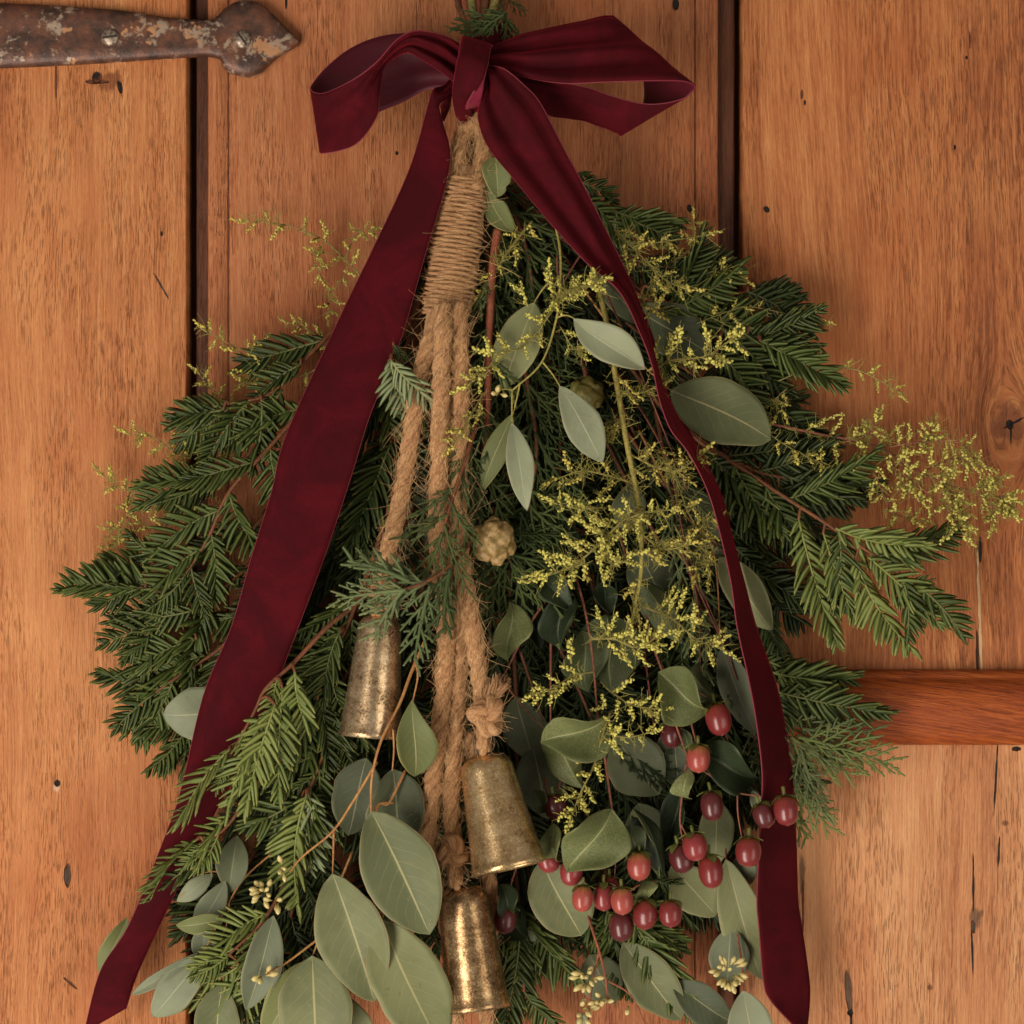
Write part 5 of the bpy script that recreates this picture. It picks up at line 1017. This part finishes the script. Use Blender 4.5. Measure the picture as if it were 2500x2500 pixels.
# ------------------------------------------------------------------ berry sprigs
def berry_sprig(label, paths, leaves, berries, smat=None, r=3.6):
    p0 = paths[0][0] if isinstance(paths[0], tuple) else paths[0]
    root = thing('berry_sprig', label, 'berries', P(*p0[0]), 'berry sprigs'); stems(root, paths, smat or twig_pink, r)
    for i, lf in enumerate(leaves):
        base, tip, w, tone = lf[:4]; kw = dict(cup=0.12, wav=0.26, shape=(0.72, 0.92), fold=[0.75, -0.8, 0.5, 0.95][i % 4], twist=[0.9, -1.0, 0.7][i % 3], bend=[9, -5, 7][i % 3]); kw.update(lf[4] if len(lf) > 4 else {})
        leaf(root, base, tip, w, hy[tone], seed=i + 50 + int(base[1]), **kw)
    for b in berries: berry(root, *b)
    return root
berry_sprig('berry sprig with tall red stem and broad veined leaf, right of the middle bell', [[(1390, 1370, 44), (1418, 1450, 54), (1438, 1540, 62), (1450, 1640, 66), (1458, 1740, 66)], ([(1458, 1740, 64), (1475, 1840, 64), (1486, 1920, 66), (1494, 1975, 68)], 4.0), ([(1494, 1975, 68), (1530, 2040, 62), (1550, 2080, 62)], 2.6), ([(1500, 1980, 62), (1505, 2060, 60), (1500, 2150, 60)], 2.4)],
    [((1486, 1746, 74), (1320, 1814, 68), 136, 'mid', dict(roll=-14, bend=8)), ((1336, 1786, 60), (1424, 1926, 54), 110, 'mid', dict(roll=10)), ((1494, 1974, 76), (1384, 2130, 74), 150, 'mid', dict(roll=-8, bend=8, cup=0.14)), ((1350, 2010, 66), (1390, 2100, 64), 80, 'mid', dict(roll=30)), ((1545, 1975, 66), (1612, 2146, 64), 46, 'mid', dict(roll=40)), ((1545, 1975, 62), (1620, 2140, 60), 70, 'dark', dict(roll=-30)), ((1520, 2020, 60), (1580, 2090, 58), 70, 'dim', dict())],
    [(1560, 2115, 72, 30, 'pink'), (1422, 2194, 76, 30, 'pink', (-0.05, 1)), (1474, 2190, 68, 29, 'rose'), (1488, 2168, 60, 26, 'red'), (1519, 2200, 78, 32, 'pink', (0.05, 1)), (1575, 2233, 70, 31, 'red', (-0.05, 1)), (1637, 2231, 72, 32, 'red'), (1517, 2262, 66, 29, 'dark', (0.1, 1)), (1395, 2130, 64, 30, 'rose', (-0.1, 1))])
berry_sprig('berry sprig with upright red stems and rounded leaves, below the yellow-green sprays', [[(1560, 1430, 40), (1590, 1560, 48), (1620, 1650, 54), (1640, 1740, 58), (1672, 1830, 60), (1682, 1870, 62)], ([(1686, 1760, 56), (1696, 1800, 60), (1700, 1825, 62)], 3.0), ([(1640, 1720, 56), (1700, 1690, 54), (1745, 1720, 56)], 2.4), ([(1676, 1860, 60), (1668, 1920, 58), (1660, 2000, 58), (1668, 2060, 58)], 3.0), ([(1700, 1870, 60), (1760, 1910, 60), (1800, 1935, 60), (1860, 1945, 62), (1900, 1965, 66)], 2.8), ([(1800, 1935, 60), (1802, 1990, 60), (1812, 2050, 62)], 2.4), ([(1660, 2010, 58), (1690, 2060, 60), (1730, 2100, 60)], 2.2)],
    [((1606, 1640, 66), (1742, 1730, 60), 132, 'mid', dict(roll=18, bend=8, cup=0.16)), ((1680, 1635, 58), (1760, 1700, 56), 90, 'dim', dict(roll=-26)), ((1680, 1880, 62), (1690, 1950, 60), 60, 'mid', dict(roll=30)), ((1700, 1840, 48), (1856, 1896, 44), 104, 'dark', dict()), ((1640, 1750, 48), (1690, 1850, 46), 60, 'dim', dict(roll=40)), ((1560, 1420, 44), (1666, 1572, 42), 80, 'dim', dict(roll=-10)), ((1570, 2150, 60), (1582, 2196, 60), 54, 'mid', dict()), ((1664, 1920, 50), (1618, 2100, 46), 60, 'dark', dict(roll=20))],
    [(1754, 1756, 66, 35, 'red', (0.25, 1)), (1705, 1852, 68, 29, 'pink', (0, 1)), (1640, 1794, 52, 32, 'dark', (0.1, 1)), (1697, 2068, 72, 32, 'rose', (0.15, 1), 0.4), (1664, 2096, 62, 31, 'dark', (0.25, 1)), (1736, 2128, 68, 33, 'red', (0.1, 1)), (1827, 2080, 78, 31, 'red', (-0.05, 1)), (1738, 1968, 66, 31, 'dark', (0.1, 1)), (1865, 1991, 78, 31, 'dark', (0.4, 1)), (1919, 1979, 82, 32, 'red', (0.1, 1))])
berry_sprig('curved red berry stem with shaded veined leaves right of the ropes', [[(1350, 1430, 46), (1330, 1470, 54), (1290, 1530, 60), (1255, 1600, 62), (1230, 1650, 60)], ([(1345, 1460, 46), (1345, 1580, 46), (1344, 1680, 46), (1344, 1760, 48)], 3.8), ([(1200, 1380, 40), (1198, 1500, 42), (1192, 1620, 44)], 4.4), ([(1270, 1590, 40), (1300, 1680, 40), (1326, 1760, 40)], 3.6), ([(1240, 1680, 44), (1290, 1740, 44), (1330, 1780, 46)], 2.2)],
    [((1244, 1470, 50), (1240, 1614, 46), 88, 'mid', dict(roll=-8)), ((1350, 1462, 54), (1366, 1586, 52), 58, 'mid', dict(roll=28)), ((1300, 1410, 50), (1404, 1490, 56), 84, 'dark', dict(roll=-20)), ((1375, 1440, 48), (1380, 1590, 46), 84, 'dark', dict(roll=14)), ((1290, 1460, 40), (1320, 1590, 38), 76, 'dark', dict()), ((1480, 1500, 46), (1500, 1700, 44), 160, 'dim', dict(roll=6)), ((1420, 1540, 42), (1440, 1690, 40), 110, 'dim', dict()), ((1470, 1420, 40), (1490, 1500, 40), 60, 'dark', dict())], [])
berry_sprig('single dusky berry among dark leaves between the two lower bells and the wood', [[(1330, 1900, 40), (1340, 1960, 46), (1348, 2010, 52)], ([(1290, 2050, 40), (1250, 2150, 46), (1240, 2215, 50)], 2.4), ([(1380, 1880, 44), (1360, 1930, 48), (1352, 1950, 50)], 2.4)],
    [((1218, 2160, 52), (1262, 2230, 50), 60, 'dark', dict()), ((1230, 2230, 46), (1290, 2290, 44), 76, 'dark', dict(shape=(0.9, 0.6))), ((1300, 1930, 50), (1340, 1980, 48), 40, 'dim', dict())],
    [(1234, 2246, 56, 28, 'dark', (-0.1, 1)), (1356, 1970, 56, 30, 'dark', (0.2, 1)), (1338, 2098, 64, 28, 'rose', (0.3, 1))])

# ------------------------------------------------------------------ wormwood
wormwood('tall ribbed wormwood stalk with yellow buds in the middle of the swag', [(1440, 620, 44), (1480, 780, 50), (1500, 900, 56), (1530, 1080, 62), (1558, 1230, 66), (1566, 1380, 66), (1550, 1480, 64), (1536, 1550, 62)], 80, 8, 0.3, 101, 'd', True, (30, 70), 0.0020, wisps=150, stem=twig_olive, tl=0,
    branches=[([(1540, 1110, 62), (1600, 1140, 66), (1650, 1150, 70), (1700, 1120, 76)], 6, 60), ([(1548, 1180, 62), (1480, 1160, 64), (1420, 1150, 66), (1370, 1165, 68)], 5, 60), ([(1560, 1300, 66), (1620, 1340, 68), (1680, 1330, 70)], 5, 60), ([(1520, 1040, 60), (1480, 1060, 62), (1455, 1075, 64)], 4, 50), ([(1510, 960, 58), (1560, 960, 60), (1610, 940, 64)], 5, 45)])
wormwood('bright yellow wormwood plume pointing down left at the heart of the swag', [(1570, 1240, 72), (1530, 1270, 80), (1490, 1300, 86), (1450, 1340, 88), (1400, 1380, 86), (1350, 1400, 84)], 88, 18, 0.1, 102, 'y', False, (25, 75), 0.0009, wisps=60,
    branches=[([(1480, 1240, 78), (1440, 1240, 84), (1400, 1240, 84), (1360, 1230, 82)], 6, 50), ([(1520, 1270, 80), (1580, 1250, 84), (1630, 1245, 84)], 5, 40), ([(1470, 1350, 84), (1500, 1380, 84), (1540, 1360, 84)], 5, 50)], extra=[(1500, 1220, 84, 1440, 1210, 88), (1480, 1280, 90, 1445, 1260, 94), (1470, 1300, 92, 1460, 1360, 92), (1400, 1380, 88, 1365, 1340, 90), (1350, 1395, 86, 1310, 1420, 86), (1330, 1390, 86, 1275, 1418, 84), (1530, 1380, 82, 1535, 1340, 86), (1440, 1410, 80, 1430, 1420, 84)])
wormwood('yellow wormwood spray below the plume, over the dull veined leaf', [(1440, 1560, 72), (1500, 1560, 78), (1550, 1580, 84), (1600, 1560, 82)], 70, 9, 0.1, 103, 'y', False, (25, 70), 0.0008, wisps=40, branches=[([(1450, 1640, 72), (1400, 1650, 76), (1350, 1680, 78), (1320, 1690, 78)], 8, 50), ([(1480, 1680, 72), (1540, 1720, 78), (1600, 1730, 80)], 8, 46)], extra=[(1560, 1580, 84, 1612, 1570, 90), (1555, 1590, 86, 1600, 1540, 90), (1545, 1570, 84, 1540, 1500, 86), (1480, 1540, 78, 1446, 1480, 80), (1395, 1620, 74, 1388, 1560, 74)])
wormwood('wormwood sprig with upright yellow tips pointing at the narrow ribbon', [(1570, 1480, 66), (1640, 1510, 74), (1700, 1560, 78), (1750, 1580, 78)], 66, 9, 0.15, 104, 'y', False, (30, 75), 0.0008, wisps=40, extra=[(1650, 1500, 76, 1676, 1430, 80), (1630, 1500, 76, 1650, 1440, 80), (1690, 1530, 78, 1706, 1475, 82), (1740, 1580, 80, 1780, 1545, 84)])
wormwood('yellow wormwood tips hanging over the broad veined berry leaf', [(1490, 1740, 74), (1470, 1800, 80), (1450, 1870, 82), (1420, 1930, 82), (1400, 1980, 80)], 60, 10, 0.05, 105, 'y', False, (25, 70), 0.0008, wisps=30, branches=[([(1480, 1790, 78), (1530, 1800, 82), (1580, 1790, 84)], 5, 40)], extra=[(1480, 1730, 82, 1462, 1700, 86), (1470, 1750, 84, 1490, 1760, 88), (1480, 1720, 84, 1448, 1740, 86), (1420, 1770, 78, 1390, 1760, 80)])
wormwood('wormwood sprig curling over the first eucalyptus leaf in the upper middle', [(1360, 720, 70), (1320, 800, 76), (1270, 850, 80), (1220, 860, 80), (1190, 900, 82), (1150, 935, 82)], 56, 12, 0.05, 106, 'y', False, (25, 75), 0.0007, wisps=50, extra=[(1290, 750, 76, 1262, 690, 78), (1270, 720, 74, 1256, 685, 76), (1200, 870, 82, 1190, 820, 84), (1160, 930, 84, 1145, 905, 84)], dz=6)
wormwood('wormwood sprig reaching right to the ribbon in the upper middle', [(1350, 740, 72), (1380, 715, 76), (1415, 700, 80), (1445, 690, 82)], 52, 9, 0.0, 107, 'y', False, (25, 70), 0.0007, wisps=70, extra=[(1350, 700, 74, 1325, 632, 78), (1400, 710, 78, 1412, 672, 82), (1360, 730, 76, 1340, 760, 80), (1330, 760, 74, 1320, 790, 78)], branches=[([(1370, 800, 70), (1400, 850, 72), (1430, 850, 74)], 6, 44)])
wormwood('wormwood sprig in front of the dark round leaf right of the ribbon', [(1580, 905, 60), (1640, 880, 66), (1720, 870, 68), (1770, 840, 68)], 60, 10, 0.15, 108, 'y', False, (30, 75), 0.0007, wisps=50, extra=[(1630, 880, 68, 1640, 800, 72), (1650, 850, 70, 1672, 796, 74), (1725, 850, 70, 1738, 790, 72), (1770, 830, 70, 1800, 785, 72), (1790, 830, 70, 1822, 870, 70)])
wormwood('thin curling wormwood strands right of the bow tail over the redwood', [(1500, 560, 50), (1560, 620, 56), (1620, 680, 58), (1660, 700, 58)], 60, 10, 0.05, 109, 'd', True, (30, 80), 0.0006, wisps=50, branches=[([(1540, 600, 54), (1620, 590, 52), (1720, 575, 46)], 7, 46), ([(1600, 680, 56), (1570, 740, 56), (1600, 760, 56)], 5, 44), ([(1640, 640, 40), (1690, 600, 36), (1694, 540, 32)], 6, 36)])
wormwood('thin wormwood wisps over the right plank gap', [(1600, 760, 40), (1700, 700, 36), (1760, 660, 32), (1800, 670, 30)], 50, 8, 0.2, 110, 'd', True, (30, 80), 0.0005, wisps=24, branches=[([(1700, 790, 40), (1780, 760, 40), (1840, 750, 38), (2000, 785, 34)], 7, 44), ([(1740, 700, 34), (1725, 630, 30)], 3, 36)])
wormwood('large feathery wormwood spray reaching the right edge of the picture', [(1860, 1030, 30), (2000, 1060, 36), (2140, 1090, 40), (2280, 1170, 42), (2400, 1205, 42), (2480, 1222, 42)], 78, 20, 0.15, 111, 'y', True, (35, 80), 0.0009, wisps=60, dz=14, stem=twig_pink,
    branches=[([(2060, 1080, 38), (2120, 1060, 42), (2140, 1030, 42)], 7, 46), ([(2150, 1095, 40), (2240, 1080, 44), (2340, 1080, 44), (2380, 1120, 44)], 14, 46), ([(2160, 1120, 40), (2220, 1170, 44), (2300, 1230, 46), (2350, 1300, 46)], 15, 48), ([(2120, 1110, 38), (2150, 1190, 42), (2180, 1250, 40), (2240, 1270, 40)], 11, 46), ([(2260, 1150, 42), (2330, 1120, 44), (2400, 1140, 44)], 10, 40), ([(2300, 1180, 42), (2340, 1220, 42), (2360, 1290, 42)], 9, 40), ([(2380, 1200, 42), (2420, 1240, 42), (2420, 1280, 42)], 7, 36), ([(2380, 1195, 42), (2440, 1170, 42)], 6, 36), ([(2440, 1210, 42), (2470, 1250, 42)], 6, 34), ([(2260, 1090, 42), (2280, 1040, 42)], 5, 34)])
wormwood('small wormwood tip beyond the silvery right redwood fronds', [(1900, 930, 28), (1980, 900, 30), (2080, 900, 32), (2150, 930, 32), (2190, 955, 32)], 40, 9, 0.3, 112, 'd', True, (30, 70), 0.0005, wisps=20, branches=[([(1920, 950, 30), (1900, 970, 32), (1910, 1000, 34)], 4, 40)])
wormwood('wormwood buds among the redwood tips, left of the feathery spray', [(1800, 980, 34), (1880, 1060, 40), (1960, 1110, 44), (2010, 1130, 44)], 46, 8, 0.3, 113, 'd', True, (30, 80), 0.0005, wisps=20)
wormwood('thin wormwood strands beside the narrow ribbon, drooping with brown leaflets', [(1580, 1080, 50), (1640, 1150, 58), (1680, 1250, 62), (1720, 1320, 62), (1730, 1400, 60)], 48, 10, 0.1, 114, 'd', True, (30, 80), 0.0006, wisps=70, branches=[([(1700, 1290, 62), (1740, 1270, 64)], 4, 40), ([(1730, 1330, 62), (1700, 1400, 60)], 5, 40)])
wormwood('wormwood wisp highest at left, against the centre board', [(900, 700, 20), (850, 640, 18), (780, 580, 16), (700, 550, 14), (610, 540, 14)], 50, 9, 0.1, 115, 'd', True, (30, 80), 0.0005, wisps=24, branches=[([(790, 590, 16), (770, 630, 16), (780, 670, 16)], 6, 40), ([(840, 640, 18), (870, 570, 18), (900, 560, 18)], 6, 36), ([(850, 660, 18), (810, 720, 18), (800, 760, 18)], 5, 36)])
wormwood('wormwood wisp left of the ribbon above the topmost redwood spray', [(820, 880, 24), (720, 920, 24), (640, 900, 22), (560, 840, 20), (505, 810, 18)], 46, 10, 0.15, 116, 'd', True, (30, 80), 0.0005, wisps=24, branches=[([(600, 870, 22), (640, 840, 22)], 4, 34), ([(820, 860, 26), (760, 810, 24), (710, 790, 22)], 6, 36), ([(640, 900, 22), (600, 930, 22)], 4, 40)])
wormwood('short wormwood wisp standing beside the left plank gap', [(640, 1010, 24), (560, 990, 22), (520, 960, 20), (488, 915, 18)], 40, 8, 0.2, 117, 'd', True, (30, 80), 0.0005, wisps=16)
wormwood('wormwood wisp crossing the left gap at mid height', [(620, 1080, 22), (520, 1100, 24), (440, 1110, 24), (380, 1070, 22), (318, 1060, 20)], 44, 10, 0.15, 118, 'd', True, (30, 80), 0.0005, wisps=24, branches=[([(540, 1100, 24), (520, 1060, 24)], 4, 36), ([(440, 1110, 24), (460, 1150, 24)], 4, 36)])
wormwood('lowest left wormwood wisp curling over the left plank', [(560, 1240, 24), (460, 1230, 24), (380, 1200, 22), (310, 1200, 20), (256, 1165, 18)], 46, 10, 0.15, 119, 'd', True, (30, 80), 0.0005, wisps=24, branches=[([(330, 1200, 22), (310, 1250, 22), (320, 1300, 20)], 6, 40), ([(400, 1210, 22), (360, 1270, 22), (370, 1320, 20)], 6, 40), ([(330, 1300, 20), (280, 1320, 18), (255, 1360, 18)], 6, 36), ([(300, 1290, 20), (270, 1290, 18)], 3, 34)])
wormwood('yellow-green wormwood strands over the ropes left of the cone', [(1180, 960, 70), (1140, 1030, 84), (1110, 1080, 88)], 46, 6, 0.1, 120, 'd', True, (25, 70), 0.0005, wisps=16)
wormwood('dull wormwood strands under the torn eucalyptus leaf', [(1300, 540, 50), (1250, 600, 54), (1210, 660, 58), (1170, 720, 60)], 40, 8, 0.1, 121, 'd', True, (25, 80), 0.0009, wisps=50, stem=twig_green)

# dry brown stalks seen in the gaps
dry = thing('dry_stalks', 'thin reddish bare stalks running down beside the narrow ribbon', 'stems', P(1560, 700, 36))
stems(dry, [[(1400, 560, 36), (1500, 760, 40), (1560, 900, 42), (1620, 1050, 44), (1680, 1200, 44)], [(1500, 900, 40), (1600, 1060, 44), (1640, 1160, 44), (1680, 1350, 46), (1760, 1550, 44)], [(1660, 1340, 48), (1710, 1450, 50), (1760, 1560, 50), (1800, 1660, 48)], [(1690, 1400, 46), (1706, 1500, 46), (1710, 1640, 46)], [(1360, 620, 34), (1364, 800, 36), (1366, 1000, 38), (1368, 1200, 38)], [(1480, 560, 32), (1420, 620, 34), (1370, 700, 36)]], twig_pink, 3.0)
